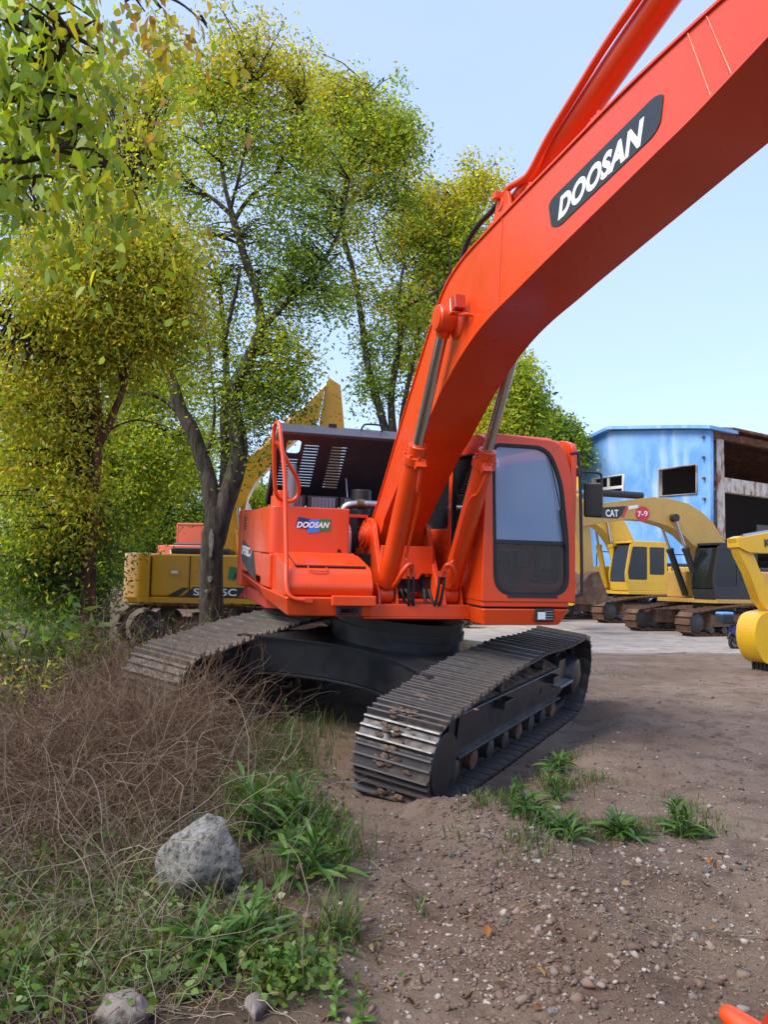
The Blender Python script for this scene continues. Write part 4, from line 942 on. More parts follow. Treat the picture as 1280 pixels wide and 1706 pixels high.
# ================================================================== other excavators
_shoe_cache = {}
def machine(name, label, loc, heading, sc, col, boom_pts, cabcol=None, boom_px=None, track_mat='rust', cab_dark=False, arm_kind=None, hood='hood_black', bucket_mat=None):
    rz = math.atan2(heading[0], -heading[1])
    root = empty(name, loc, rz); root.scale = (sc,) * 3
    tag(root, label, 'excavator', 'other excavators parked in the yard')
    cabcol = cabcol or col; P = lambda mb, n, mt, par=root, **k: mb.build(n, mt, par, **k)
    tp, pl_ = resample(TP, 50)
    for s in (1, -1):
        mb = MB(); w_ = .32
        for p, tg in tp:                          # shoes, too small to pick apart here
            nrm = Vector((tg.y, -tg.x)); nrm = nrm if (Vector((0.05, .45)) - p).dot(nrm) < 0 else -nrm
            rot = Matrix.Rotation(math.atan2(tg.y, tg.x), 3, 'X'); q = Vector((s * 1.3, p.x, p.y))
            mb.box(q, (w_ * 2, .205, .02), rot); mb.box(q + Vector((0, nrm.x * .025 - tg.x * .08, nrm.y * .025 - tg.y * .08)), (w_ * 2, .03, .04), rot)
            mb.box(q - Vector((0, nrm.x * .05, nrm.y * .05)), (.24, .21, .07), rot)
        mb.v = [(x, -y, z) if False else (x, y, z) for x, y, z in mb.v]
        tr_ = P(mb, 'track', track_mat)
        mb = MB(); mb.prism([(s * 1.02, .30), (s * 1.55, .30), (s * 1.55, .66), (s * 1.3, .76), (s * 1.02, .76)], -1.6, 1.7, 'y'); fr_ = P(mb, 'track_frame', 'rust', bevel=.02)
        mb = MB(); mb.box((s * 1.575, .1, .34), (.05, 3.2, .05)); mb.box((s * 1.56, -.9, .50), (.06, .6, .22)); P(mb, 'frame_rib', 'rust', fr_)
        mb = MB(); mb.lathe((s * 1.1, -2.13, .42), (s * 1.6, -2.13, .42), [(0, .2), (.05, .30), (.38, .30), (.40, .22), (.46, .1)], 20); P(mb, 'idler', 'shoe_steel', smooth=40)
        mb = MB(); mb.lathe((s * 1.1, 2.3, .5), (s * 1.6, 2.3, .5), [(0, .3), (.1, .38), (.25, .38), (.3, .28), (.46, .2)], 20); P(mb, 'sprocket', 'shoe_steel', smooth=40)
        for k in range(7):
            mb = MB(); mb.cyl((s * 1.1, -1.6 + k * .53, .2), (s * 1.58, -1.6 + k * .53, .2), .11, 12); P(mb, 'bottom_roller', 'shoe_steel', fr_, smooth=40)
    mb = MB(); mb.box((0, 0, .58), (2.1, 1.5, .35)); mb.cyl((0, 0, .7), (0, 0, 1.06), .70, 24); P(mb, 'slew_ring', 'hood_black')
    mb = MB(); mb.box(Lc(0, -.75, 1.12), (2.85, 4.0, .14)); P(mb, 'deck', col, bevel=.02)
    cw_ = round_poly([(-1.45, -2.3), (1.45, -2.3), (1.45, -2.55), (.9, -3.0), (-.9, -3.0), (-1.45, -2.55)], [.05, .05, .3, .4, .4, .3], 5)
    mb = MB(); mb.prism([(x, -f) for x, f in cw_], 1.04, 2.14, 'z'); P(mb, 'counterweight', col, bevel=.09, seg=3)
    mb = MB(); mb.box(Lc(-.92, -.72, 1.66), (1.0, 3.12, .94)); hs_ = P(mb, 'side_housing', col, bevel=.06)
    mb = MB(); mb.box(Lc(-1.424, -.15, 1.66), (.012, .015, .86)); mb.box(Lc(-1.424, -1.45, 1.66), (.012, .02, .86)); P(mb, 'door_gap', 'dark_void', hs_)
    mb = MB(); mb.box(Lc(.98, -1.45, 1.66), (.9, 1.66, .94)); P(mb, 'side_housing', col, bevel=.06)
    mb = MB(); mb.box(Lc(0, -1.3, 1.72), (1.2, 1.3, .9)); P(mb, 'engine_housing', 'hood_black', bevel=.04)
    mb = MB(); mb.box(Lc(-.1, -1.25, 2.20), (2.4, 1.3, .14)); P(mb, 'engine_hood', hood, bevel=.05)
    mb = MB(); mb.tube(smooth_path([Lc(-.6, -1.2, 2.2), Lc(-.6, -1.2, 2.55), Lc(-.6, -1.28, 2.68)], 4), .07, 12); P(mb, 'exhaust_stack', 'hood_black', smooth=50)
    mb = MB(); mb.tube(smooth_path([Lc(-1.35, .62, 1.9), Lc(-1.35, .62, 2.55), Lc(-1.35, .5, 2.72), Lc(-1.35, -.1, 2.72), Lc(-1.35, -.2, 2.6), Lc(-1.35, -.2, 2.1)], 4), .022, 8); P(mb, 'handrail', 'hood_black')
    # cab
    x0, x1, f0, f1, z0, z1 = .42, 1.42, -.55, 1.28, 1.18, 3.0
    prof_ = [(f0, z0), (f1, z0), (f1 + .08, z0 + .65), (f1 - .14, z1 - .1), (f1 - .3, z1), (f0, z1)]
    mb = MB(); mb.prism([(-f, z) for f, z in [(f0, z0), (f1, z0), (f1 + .06, z0 + .34), (f0, z0 + .34)]], x0, x1, 'x'); cb_ = P(mb, 'cab', cabcol, bevel=.03)
    hole_a = round_poly([(f1 - .06, z0 + .42), (f1 - .02, z0 + .72), (f1 - .24, z1 - .16), (f1 - .92, z1 - .16), (f1 - .92, z0 + .42)], .07, 3)
    hole_b = round_poly([(f1 - 1.02, z0 + .62), (f1 - 1.02, z1 - .16), (f0 + .10, z1 - .16), (f0 + .10, z0 + .62)], .07, 3)
    sidep = round_poly([(f0, z0 + .3), (f1 + .06, z0 + .3), (f1 + .09, z0 + .65), (f1 - .14, z1 - .08), (f1 - .3, z1), (f0, z1)], [.01, .02, .1, .1, .1, .1], 3)
    fm = 'plastic_black' if cab_dark else cabcol
    for x in (x0 + .02, x1 - .02):
        panel('side_frame', [(-f, z) for f, z in sidep], [[(-f, z) for f, z in hole_a], [(-f, z) for f, z in hole_b]], .05, (Vector((x, 0, 0)), (0, 1, 0), (0, 0, 1)), fm, cb_)
        for hl in (hole_a, hole_b):
            mb = MB(); mb.prism([(-f, z) for f, z in hl], x - .004, x + .004, 'x'); P(mb, 'pane', 'glass_cab', cb_)
    mb = MB(); mb.hexa([Lc(x0 + .06, f1 + .075, z0 + .36), Lc(x1 - .06, f1 + .075, z0 + .36), Lc(x1 - .06, f1 + .065, z0 + .36), Lc(x0 + .06, f1 + .065, z0 + .36), Lc(x0 + .06, f1 - .13, z1 - .12), Lc(x1 - .06, f1 - .13, z1 - .12), Lc(x1 - .06, f1 - .14, z1 - .12), Lc(x0 + .06, f1 - .14, z1 - .12)]); P(mb, 'pane', 'glass_cab', cb_)
    mb = MB(); mb.box(Lc((x0 + x1) / 2, (f0 + f1 - .2) / 2, z1 + .01), (x1 - x0, f1 - f0 - .16, .09)); mb.box(Lc((x0 + x1) / 2, f0 + .03, (z0 + z1) / 2 + .1), (x1 - x0 - .1, .05, z1 - z0 - .2)); P(mb, 'roof', fm, cb_, bevel=.03)
    mb = MB(); mb.box(Lc(.92, .1, 1.75), (.5, .5, .3)); mb.box(Lc(.92, -.12, 2.2), (.48, .14, .8)); P(mb, 'seat', 'seat_fabric', cb_, bevel=.04)
    # boom, arm, bucket in the centre plane
    MW = Matrix.Translation(Vector(loc)) @ Matrix.Rotation(rz, 4, 'Z') @ Matrix.Scale(sc, 4); MI = MW.inverted()
    def mh(px, py, x=0.0):
        o_ = MI @ Vector(CAM); d_ = (MI.to_3x3() @ Vector(pray(px, py))); t_ = (x - o_.x) / d_.x; p = o_ + d_ * t_; return (-p.y, p.z)
    bp_ = boom_pts(mh) if callable(boom_pts) else boom_pts
    ol = [tuple(p) for p in bp_['boom']]
    mb = MB(); mb.prism([(-f, z) for f, z in ol], -.27, .27, 'x'); bo = P(mb, 'boom', col, bevel=.01)
    am_ = [tuple(p) for p in bp_['arm']]
    mb = MB(); mb.prism([(-f, z) for f, z in am_], -.2, .2, 'x'); ar = P(mb, 'arm', col, bevel=.01)
    F_, C_ = bp_.get('cyl', ((.85, 1.3), (2.3, 3.6)))
    for s in (-1, 1):
        a_, c_ = Lc(s * .38, *F_), Lc(s * .38, *C_); d_ = c_ - a_
        mb = MB(); mb.tube([a_, a_ + d_ * .58], .11, 14); mb.cyl(a_ + d_ * .57, a_ + d_ * .61, .13, 14); cy_ = P(mb, 'boom_cylinder', bp_.get('cylmat', col), smooth=40)
        mb = MB(); mb.tube([a_ + d_ * .58, c_], .05, 12); P(mb, 'rod', 'chrome', cy_, smooth=60)
        mb = MB(); mb.cyl(c_ - Vector((s * .12, 0, 0)), c_ + Vector((s * .10, 0, 0)), .13, 16); P(mb, 'rod_eye', bp_.get('cylmat', col), cy_, smooth=40)
    if 'acyl' in bp_:
        a_, c_ = Lc(0, *bp_['acyl'][0]), Lc(0, *bp_['acyl'][1]); d_ = c_ - a_
        mb = MB(); mb.tube([a_, a_ + d_ * .62], .12, 14); ac_ = P(mb, 'arm_cylinder', bp_.get('acylmat', col), smooth=40)
        mb = MB(); mb.tube([a_ + d_ * .6, c_], .06, 12); P(mb, 'rod', 'chrome', ac_, smooth=60)
    mb = MB()
    for s in (-1, 1): mb.prism([(-f, z) for f, z in [(.65, 1.15), (.3, 1.95), (.1, 2.02), (-.1, 1.95), (-.45, 1.15)]], s * .29, s * .34, 'x')
    P(mb, 'boom_bracket', col)
    # bucket: curved shell, two side plates, teeth
    if 'bucket' in bp_:
        (bf, bz), ang, bs = bp_['bucket']
        shell = [(0, 0), (.45, .10), (.95, -.05), (1.22, -.45), (1.12, -.92), (.72, -1.22), (.10, -1.32), (.10, -1.26), (.70, -1.15), (1.04, -.88), (1.13, -.46), (.90, -.12), (.45, .03), (0, -.06)]
        side = [(0, 0), (.45, .10), (.95, -.05), (1.22, -.45), (1.12, -.92), (.72, -1.22), (.10, -1.32), (.05, -.7)]
        ca, sa = math.cos(ang), math.sin(ang)
        tf = lambda p: (-(bf + (p[0] * ca - p[1] * sa) * bs), bz + (p[0] * sa + p[1] * ca) * bs)
        mb = MB(); mb.prism([tf(p) for p in shell], -.62, .62, 'x'); bk_ = P(mb, 'bucket', bucket_mat or col, bevel=.01)
        for x in (-.65, .62):
            mb = MB(); mb.prism([tf(p) for p in side], x, x + .03, 'x'); P(mb, 'side_plate', bucket_mat or col, bk_)
        for k in range(5):
            x = -.56 + k * .28; a1, a2, a3 = tf((.15, -1.33)), tf((.15, -1.24)), tf((-.16, -1.33))
            mb = MB(); mb.prism([a1, a2, a3], x - .05, x + .05, 'x'); P(mb, 'tooth', 'rust', bk_)
    return root, MW, mh

def thick_line(P, W):
    """polygon around a 2-D path with half-widths"""
    P = [Vector(p) for p in P]; l_, r_ = [], []
    for i, p in enumerate(P):
        d = (P[min(i + 1, len(P) - 1)] - P[max(0, i - 1)]).normalized(); n_ = Vector((-d.y, d.x)) * W[i]; l_.append(tuple(p + n_)); r_.append(tuple(p - n_))
    return l_ + r_[::-1]
stdboom = dict(boom=thick_line(spl2([(.15, 1.85), (.9, 2.7), (1.7, 3.6), (2.5, 4.2), (3.6, 4.5), (4.8, 4.6), (5.8, 4.5)], 3), [.16, .24, .3, .34, .36, .38, .4, .42, .44, .45, .45, .43, .40, .37, .34, .3, .26, .2, .16]),
    arm=[(5.6, 4.9), (5.75, 5.15), (6.0, 5.1), (6.15, 4.4), (6.3, 1.9), (6.2, 1.8), (6.08, 1.85), (5.7, 4.2)], cyl=((.85, 1.3), (2.3, 3.75)), acyl=((2.2, 4.5), (5.75, 5.1)), bucket=((6.2, 1.75), 0.0, 1.0))

# --- yellow machine at the left, its rear quarter towards us
def sany_boom(mh):
    top = [mh(*p) for p in ((373, 930), (371, 870), (373, 836), (384, 804), (400, 779), (419, 761), (456, 737), (481, 711), (512, 679), (541, 646))]
    bot = [mh(*p) for p in ((531, 700), (512, 717), (481, 745), (450, 779), (427, 804), (414, 830), (407, 862), (404, 900), (404, 932))]
    arm_ = [mh(*p) for p in ((543, 640), (549, 633), (567, 645), (571, 690), (573, 714), (563, 800), (560, 860), (549, 862), (534, 760), (532, 706))]
    return dict(boom=top + bot, arm=arm_, cyl=(mh(407, 955), mh(399, 840)), acyl=(mh(420, 770), mh(546, 640)), bucket=(mh(553, 858), 0.2, .9))
lo = at_depth(433, 985, 19.0); lo.z = float(height(lo.x, lo.y))
sany, sMW, smh = machine('excavator', 'golden yellow excavator with raised boom behind the grey tree trunk', lo, (.995, .10), 1.0, 'yellow', sany_boom)
def side_print(root, poly, mat, off=.002, x=-1.428):
    mb = MB(); mb.prism([(-f, z) for f, z in poly], x - off, x - off - .003, 'x'); return mb.build('decal', mat, root)
side_print(sany, [(-1.93, 1.21), (-1.68, 1.21), (-1.45, 1.40), (-1.59, 1.40)], 'decal_black', .002)
side_print(sany, [(-1.59, 1.21), (-1.35, 1.42), (1.07, 1.42), (1.07, 1.21)], 'decal_black', .004)
side_print(sany, [(-0.39, 1.21), (-0.23, 1.42), (-0.11, 1.42), (-0.27, 1.21)], 'decal_red', .008)
side_print(sany, [(-0.27, 1.21), (-0.11, 1.42), (-0.07, 1.42), (-0.23, 1.21)], 'white_print', .006)
text('lettering', 'SY335C', .2, (Lc(-1.436, -1.35, 1.235), (0, -1, 0), (0, 0, 1)), 'white_print', sany, bold=.02, fit=(.92, .155))
text('lettering', 'SANY', .1, (Lc(-1.436, -0.03, 1.345), (0, -1, 0), (0, 0, 1)), 'white_print', sany, bold=.02, fit=(.28, .05))
for f0 in (-.03, .08, .19): side_print(sany, [(f0, 1.245), (f0 + .08, 1.245), (f0 + .08, 1.30), (f0, 1.30)], 'white_print', .008)
side_print(sany, [(-1.89, 1.66), (-1.66, 1.66), (-1.66, 1.80), (-1.89, 1.80)], 'yellow_cat', .004)
side_print(sany, [(-1.84, 1.70), (-1.71, 1.70), (-1.71, 1.76), (-1.84, 1.76)], 'white_print', .008)
side_print(sany, [(-0.63, 1.60), (-0.39, 1.58), (-0.35, 1.84), (-0.59, 1.88)], 'decal_green', .004)
side_print(sany, [(-0.53, 1.56), (-0.29, 1.82), (-0.33, 1.88), (-0.49, 1.70)], 'decal_black', .006)
# --- far orange machine, seen from behind
lo = at_depth(360, 985, 30); lo.z = float(height(lo.x, lo.y))
ob = dict(stdboom); ob['boom'] = thick_line(spl2([(.15, 1.85), (.8, 2.7), (1.5, 3.5), (2.3, 4.0), (3.6, 3.9), (4.8, 3.5), (5.6, 3.1)], 3), [.16, .24, .3, .34, .36, .38, .4, .42, .44, .45, .45, .43, .40, .37, .34, .3, .26, .2, .16]); ob['arm'] = [(5.4, 3.5), (5.9, 3.6), (6.1, 3.0), (6.3, 1.5), (6.1, 1.4), (5.5, 2.8)]; ob['acyl'] = ((2.2, 4.2), (5.6, 3.6)); ob['bucket'] = ((6.2, 1.4), 0, .9)
hit_, _, _ = machine('excavator', 'small-looking orange excavator far off behind the yellow counterweight', lo, (.05, .99), 1.0, 'orange_far', ob)
text('lettering', 'HITACHI', .3, (Lc(.85, -3.005, 1.78), (-1, 0, 0), (0, 0, 1)), 'white_print', hit_, bold=.02, fit=(1.5, .2))
# --- machine with the long light-brown boom (right)
HD = (-.93, -.36)
def cat_boom(mh):
    top = [mh(*p) for p in ((1200, 905), (1180, 872), (1160, 853), (1138, 840), (1110, 832), (1080, 829), (1040, 834), (1000, 839), (962, 844))]
    bot = [mh(*p) for p in ((962, 878), (1000, 872), (1040, 866), (1075, 868), (1105, 877), (1130, 892), (1150, 912), (1165, 938), (1185, 950))]
    arm_ = [mh(*p) for p in ((966, 838), (952, 822), (944, 835), (950, 870), (966, 950), (972, 985), (984, 985), (984, 950), (978, 880))]
    return dict(boom=top + bot, arm=arm_, cyl=((.9, 1.30), mh(1112, 864)), acyl=(mh(1070, 826), mh(950, 818)), cylmat='plastic_black', acylmat='plastic_black', bucket=(mh(978, 952), -.5, .75))
lo = at_depth(1190, 985, 28); lo.z = .035
cat, cMW, cmh = machine('excavator', 'tan excavator with black cab and red round boom sticker in front of the hall', lo, HD, 1.0, 'yellow_cat', cat_boom, cabcol='plastic_black', cab_dark=True, bucket_mat='rust')
def boom_print(root, mh, poly_px, mat, off, x=-.27, sgn=1):
    P = [mh(px, py, .28) for px, py in poly_px]; mb = MB(); mb.prism([(-f, z) for f, z in P], .272 + off, .275 + off, 'x'); return mb.build('decal', mat, root)
boom_print(cat, cmh, [(988, 862), (994, 846), (1044, 843), (1036, 860), (1030, 864)], 'decal_black', 0)
boom_print(cat, cmh, [(1036, 862), (1044, 844), (1048, 844), (1040, 862)], 'decal_red', .002)
boom_print(cat, cmh, [(1048, 843), (1064, 841), (1064, 846), (1048, 849)], 'white_print', .002)
boom_print(cat, cmh, [(1071.5 + 12 * math.cos(a), 856 + 12.5 * math.sin(a)) for a in np.linspace(0, 6.28, 25)[:-1]], 'decal_red', .004)
def boom_text(root, mh, body, p_left, p_right, hpx, off, mat='white_print', **k):
    a_, b_ = mh(*p_left, .28), mh(*p_right, .28); c_ = mh(p_left[0], p_left[1] - hpx, .28)
    A, B = Lc(.28 + off, *a_), Lc(.28 + off, *b_); d = B - A; ln = d.length; d.normalize()
    u = d; v = Vector((0, 0, 1)) - d * d.z; v.normalize()
    return text('lettering', body, .2, (A, u, v), mat, root, fit=(ln, abs(c_[1] - a_[1])), **k)
boom_text(cat, cmh, 'CAT', (1010, 861), (1031, 861), 12, .008, bold=.03)
boom_text(cat, cmh, '7-9', (1063, 861), (1080, 860), 9, .010, bold=.02)
# --- yellow machine left of it
def kom_boom(mh):
    top = [mh(*p) for p in ((1062, 930), (1050, 900), (1036, 872), (1015, 852), (990, 842), (960, 838), (925, 842), (890, 850))]
    bot = [mh(*p) for p in ((890, 878), (925, 872), (958, 868), (980, 870), (1000, 884), (1015, 905), (1028, 935), (1045, 945))]
    arm_ = [mh(*p) for p in ((905, 846), (885, 828), (876, 840), (884, 880), (905, 980), (916, 982), (915, 960), (903, 880))]
    return dict(boom=top + bot, arm=arm_, cyl=((.9, 1.3), mh(1000, 862)), acyl=(mh(985, 838), mh(884, 826)), bucket=(mh(912, 978), -.5, .8))
lo = at_depth(1052, 985, 36); lo.z = .035
kom, kMW, kmh = machine('excavator', 'yellow excavator with yellow-framed cab standing behind the tan one', lo, HD, 1.14, 'yellow_komatsu', kom_boom)
mb = MB(); mb.prism([(-f, z) for f, z in [(-.95, 1.62), (-.62, 1.62), (-.78, 1.84)]], 1.432, 1.436, 'x'); mb.build('decal', 'decal_blue', kom)
text('lettering', 'NO. 30', .2, (Lc(1.436, -.72, 1.36), (0, 1, 0), (0, 0, 1)), 'decal_navy', kom, bold=.02, fit=(1.05, .2))
# --- yellow machine hidden behind the red cab; its boom shows through the front window
def hid_boom(mh):
    top = [mh(*p) for p in ((700, 930), (716, 880), (745, 830), (790, 802), (840, 796), (890, 800), (940, 806))]
    bot = [mh(*p) for p in ((942, 828), (890, 830), (840, 832), (795, 842), (765, 868), (745, 905), (728, 945))]
    arm_ = [mh(*p) for p in ((922, 800), (962, 775), (970, 800), (960, 860), (950, 940), (968, 985), (952, 990), (925, 985), (912, 930), (916, 850))]
    return dict(boom=top + bot, arm=arm_, cyl=(mh(735, 960), mh(800, 830)), acyl=(mh(790, 800), mh(955, 780)), bucket=(mh(972, 985), -2.1, .62))
lo = at_depth(690, 985, 30); lo.z = .035
hid, hMW, hmh = machine('excavator', 'bright yellow excavator mostly hidden behind the red cab, arm and bucket showing beside it', lo, (.96, -.28), 1.0, 'yellow_komatsu', hid_boom)
P_ = [hmh(x, y, -.28) for x, y in ((868, 826), (868, 816), (884, 816), (884, 826))]
a_, b_ = hmh(828, 826, -.28), hmh(882, 826, -.28)
text('lettering', 'KOMATSU', .2, (Lc(-.285, *a_), (Lc(0, *b_) - Lc(0, *a_)).normalized(), (0, 0, 1)), 'decal_navy', hid, bold=.03, fit=(abs(b_[0] - a_[0]), .28))
# --- bright yellow machine reaching in from the right edge
def edge_boom(mh):
    top = [mh(*p) for p in ((1610, 1000), (1590, 960), (1560, 905), (1510, 868), (1440, 862), (1360, 872), (1280, 886), (1234, 895), (1221, 897))]
    bot = [mh(*p) for p in ((1222, 912), (1240, 921), (1280, 922), (1360, 915), (1440, 912), (1500, 925), (1540, 960), (1560, 1010))]
    arm_ = [mh(*p) for p in ((1219, 897), (1230, 893), (1243, 905), (1258, 945), (1278, 985), (1284, 1006), (1272, 1016), (1259, 1000), (1243, 955), (1228, 925))]
    return dict(boom=top + bot, arm=arm_, cyl=(mh(1575, 1020), mh(1480, 890)), acyl=(mh(1460, 855), mh(1238, 893)))
lo = at_depth(1640, 985, 17.2); lo.z = float(height(lo.x, lo.y))
edg, eMW, emh = machine('excavator', 'bright yellow excavator reaching in from the right edge with lowered bucket', lo, (-.97, -.24), .62, 'yellow_bright', edge_boom)
boom_text(edg, emh, 'KOMATSU', (1275, 911), (1345, 907), 13, .01, mat='decal_black', bold=.03)
shell_px = [(1280, 1016), (1256, 1022), (1246, 1036), (1243, 1058), (1247, 1080), (1258, 1100), (1275, 1106)]
shell_px = spl2(shell_px, 4); sp_ = [emh(*p) for p in shell_px]; inner = [(sp_[i][0] + (emh(1285, 1060)[0] - sp_[i][0]) * .14, sp_[i][1] + (emh(1285, 1060)[1] - sp_[i][1]) * .14) for i in range(len(sp_))]
mb = MB(); mb.prism([(-f, z) for f, z in sp_ + inner[::-1]], -.42, .42, 'x'); bk_ = mb.build('bucket', 'yellow_bright', edg)
for x in (-.45, .42):
    mb = MB(); mb.prism([(-f, z) for f, z in sp_ + [emh(1284, 1060)]], x, x + .03, 'x'); mb.build('side_plate', 'yellow_bright', bk_)
for k in range(5):
    x = -.36 + k * .18; e_ = sp_[-1]; mb = MB(); mb.prism([(-e_[0] + .02, e_[1] + .06), (-e_[0] - .16, e_[1] + .08), (-e_[0] - .14, e_[1] - .22), (-e_[0] - .06, e_[1] - .24)], x - .05, x + .05, 'x'); mb.build('tooth', 'plastic_black', bk_)

# ================================================================== scooter
sp0 = gpt(1227, 1083); SC = empty('motor_scooter', sp0, R(8)); tag(SC, 'small dark scooter with pale blue top box beside the yellow bucket', 'scooter')
def sc_(mb, n, mt, par=SC, **k): return mb.build(n, mt, par, **k)
for x in (0, 1.22):
    mb = MB(); N_ = 24
    mb.tube([(x + .165 * math.cos(2 * math.pi * k / N_), 0, .20 + .165 * math.sin(2 * math.pi * k / N_)) for k in range(N_)], .045, 8, closed=True); wh = sc_(mb, 'wheel', 'rubber', smooth=60)
    mb = MB(); mb.cyl((x, -.035, .20), (x, .035, .20), .12, 20); sc_(mb, 'rim', 'grey_steel', wh)
mb = MB(); mb.tube([(-.22, 0, .28), (-.16, 0, .42), (-.02, 0, .48), (.14, 0, .44)], [.03, .06, .07, .05], 8); sc_(mb, 'mudguard', 'plastic_black', smooth=60)
mb = MB(); mb.prism(round_poly([(-.15, .42), (.0, .30), (.35, .24), (.85, .24), (1.0, .35), (1.08, .95), (1.0, .98), (.86, .40), (.55, .36), (.45, .62), (-.1, .66)], .05), -.13, .13, 'y'); sc_(mb, 'body', 'decal_navy', bevel=.03)
mb = MB(); mb.prism(round_poly([(-.12, .66), (.50, .64), (.52, .72), (.15, .76), (-.12, .74)], .04), -.12, .12, 'y'); sc_(mb, 'seat', 'seat_fabric', bevel=.03)
mb = MB(); mb.box((-.30, 0, .80), (.36, .34, .22)); bx = sc_(mb, 'top_box', 'plastic_black', bevel=.04)
mb = MB(); mb.box((-.30, 0, .945), (.35, .33, .08)); sc_(mb, 'box_lid', 'blue_sheet', bx, bevel=.035)
mb = MB(); mb.box((-.22, 0, .67), (.3, .2, .03)); mb.tube([(-.05, 0, .6), (-.3, 0, .68)], .015, 6); sc_(mb, 'carrier', 'grey_steel')
mb = MB(); mb.tube([(1.22, 0, .20), (1.10, 0, .75), (1.04, 0, 1.02)], .03, 8); mb.tube([(1.0, -.3, 1.05), (1.03, 0, 1.03), (1.0, .3, 1.05)], .016, 8); sc_(mb, 'handlebar', 'grey_steel', smooth=60)
mb = MB(); mb.box((.02, -.02, .26), (.26, .2, .14)); sc_(mb, 'motor', 'hood_black', bevel=.03)
# ================================================================== dark off-road car between the yellow machines
cp_ = at_depth(985, 985, 42); cp_.z = .035; OC = empty('parked_car', cp_, R(-28)); tag(OC, 'dark green off-road car half hidden beside the yellow arm', 'car')
plain('car_green', (.02, .035, .03), .3)
mb = MB(); mb.prism(round_poly([(-.95, .45), (.95, .45), (.95, 1.15), (.80, 1.90), (-.80, 1.90), (-.95, 1.15)], .08), -1.9, 1.1, 'y'); mb.prism(round_poly([(-.9, .45), (.9, .45), (.9, 1.12), (-.9, 1.12)], .06), -2.9, -1.9, 'y'); cbd = mb.build('body', 'car_green', OC, bevel=.05)
for x in (-.85, .85):
    for y in (-2.3, .4):
        mb = MB(); mb.lathe((x - .11, y, .38), (x + .3, y, .38), [(0, .30), (.02, .38), (.20, .38), (.22, .30)], 20); w_ = mb.build('wheel', 'rubber', OC, smooth=40)
        mb = MB(); mb.cyl((x - .12, y, .38), (x + .12, y, .38), .2, 16); mb.build('rim', 'grey_steel', w_)
mb = MB(); mb.hexa([(-.82, -1.92, 1.2), (.82, -1.92, 1.2), (.82, -1.90, 1.2), (-.82, -1.90, 1.2), (-.70, -1.915, 1.78), (.70, -1.915, 1.78), (.70, -1.9, 1.78), (-.70, -1.9, 1.78)]); mb.build('windscreen', 'glass_dark', OC)
for x in (-.65, .65): mb = MB(); mb.cyl((x, -2.93, .85), (x, -2.89, .85), .10, 16); mb.build('headlight', 'lamp_lens', OC)
mb = MB(); mb.box((0, -2.97, .55), (1.8, .12, .2)); mb.build('bumper', 'rust', OC, bevel=.02)
for sx in (-1, 1): mb = MB(); mb.box((sx * .93, -.5, 1.5), (.02, 2.2, .45)); mb.build('side_window', 'glass_dark', OC)

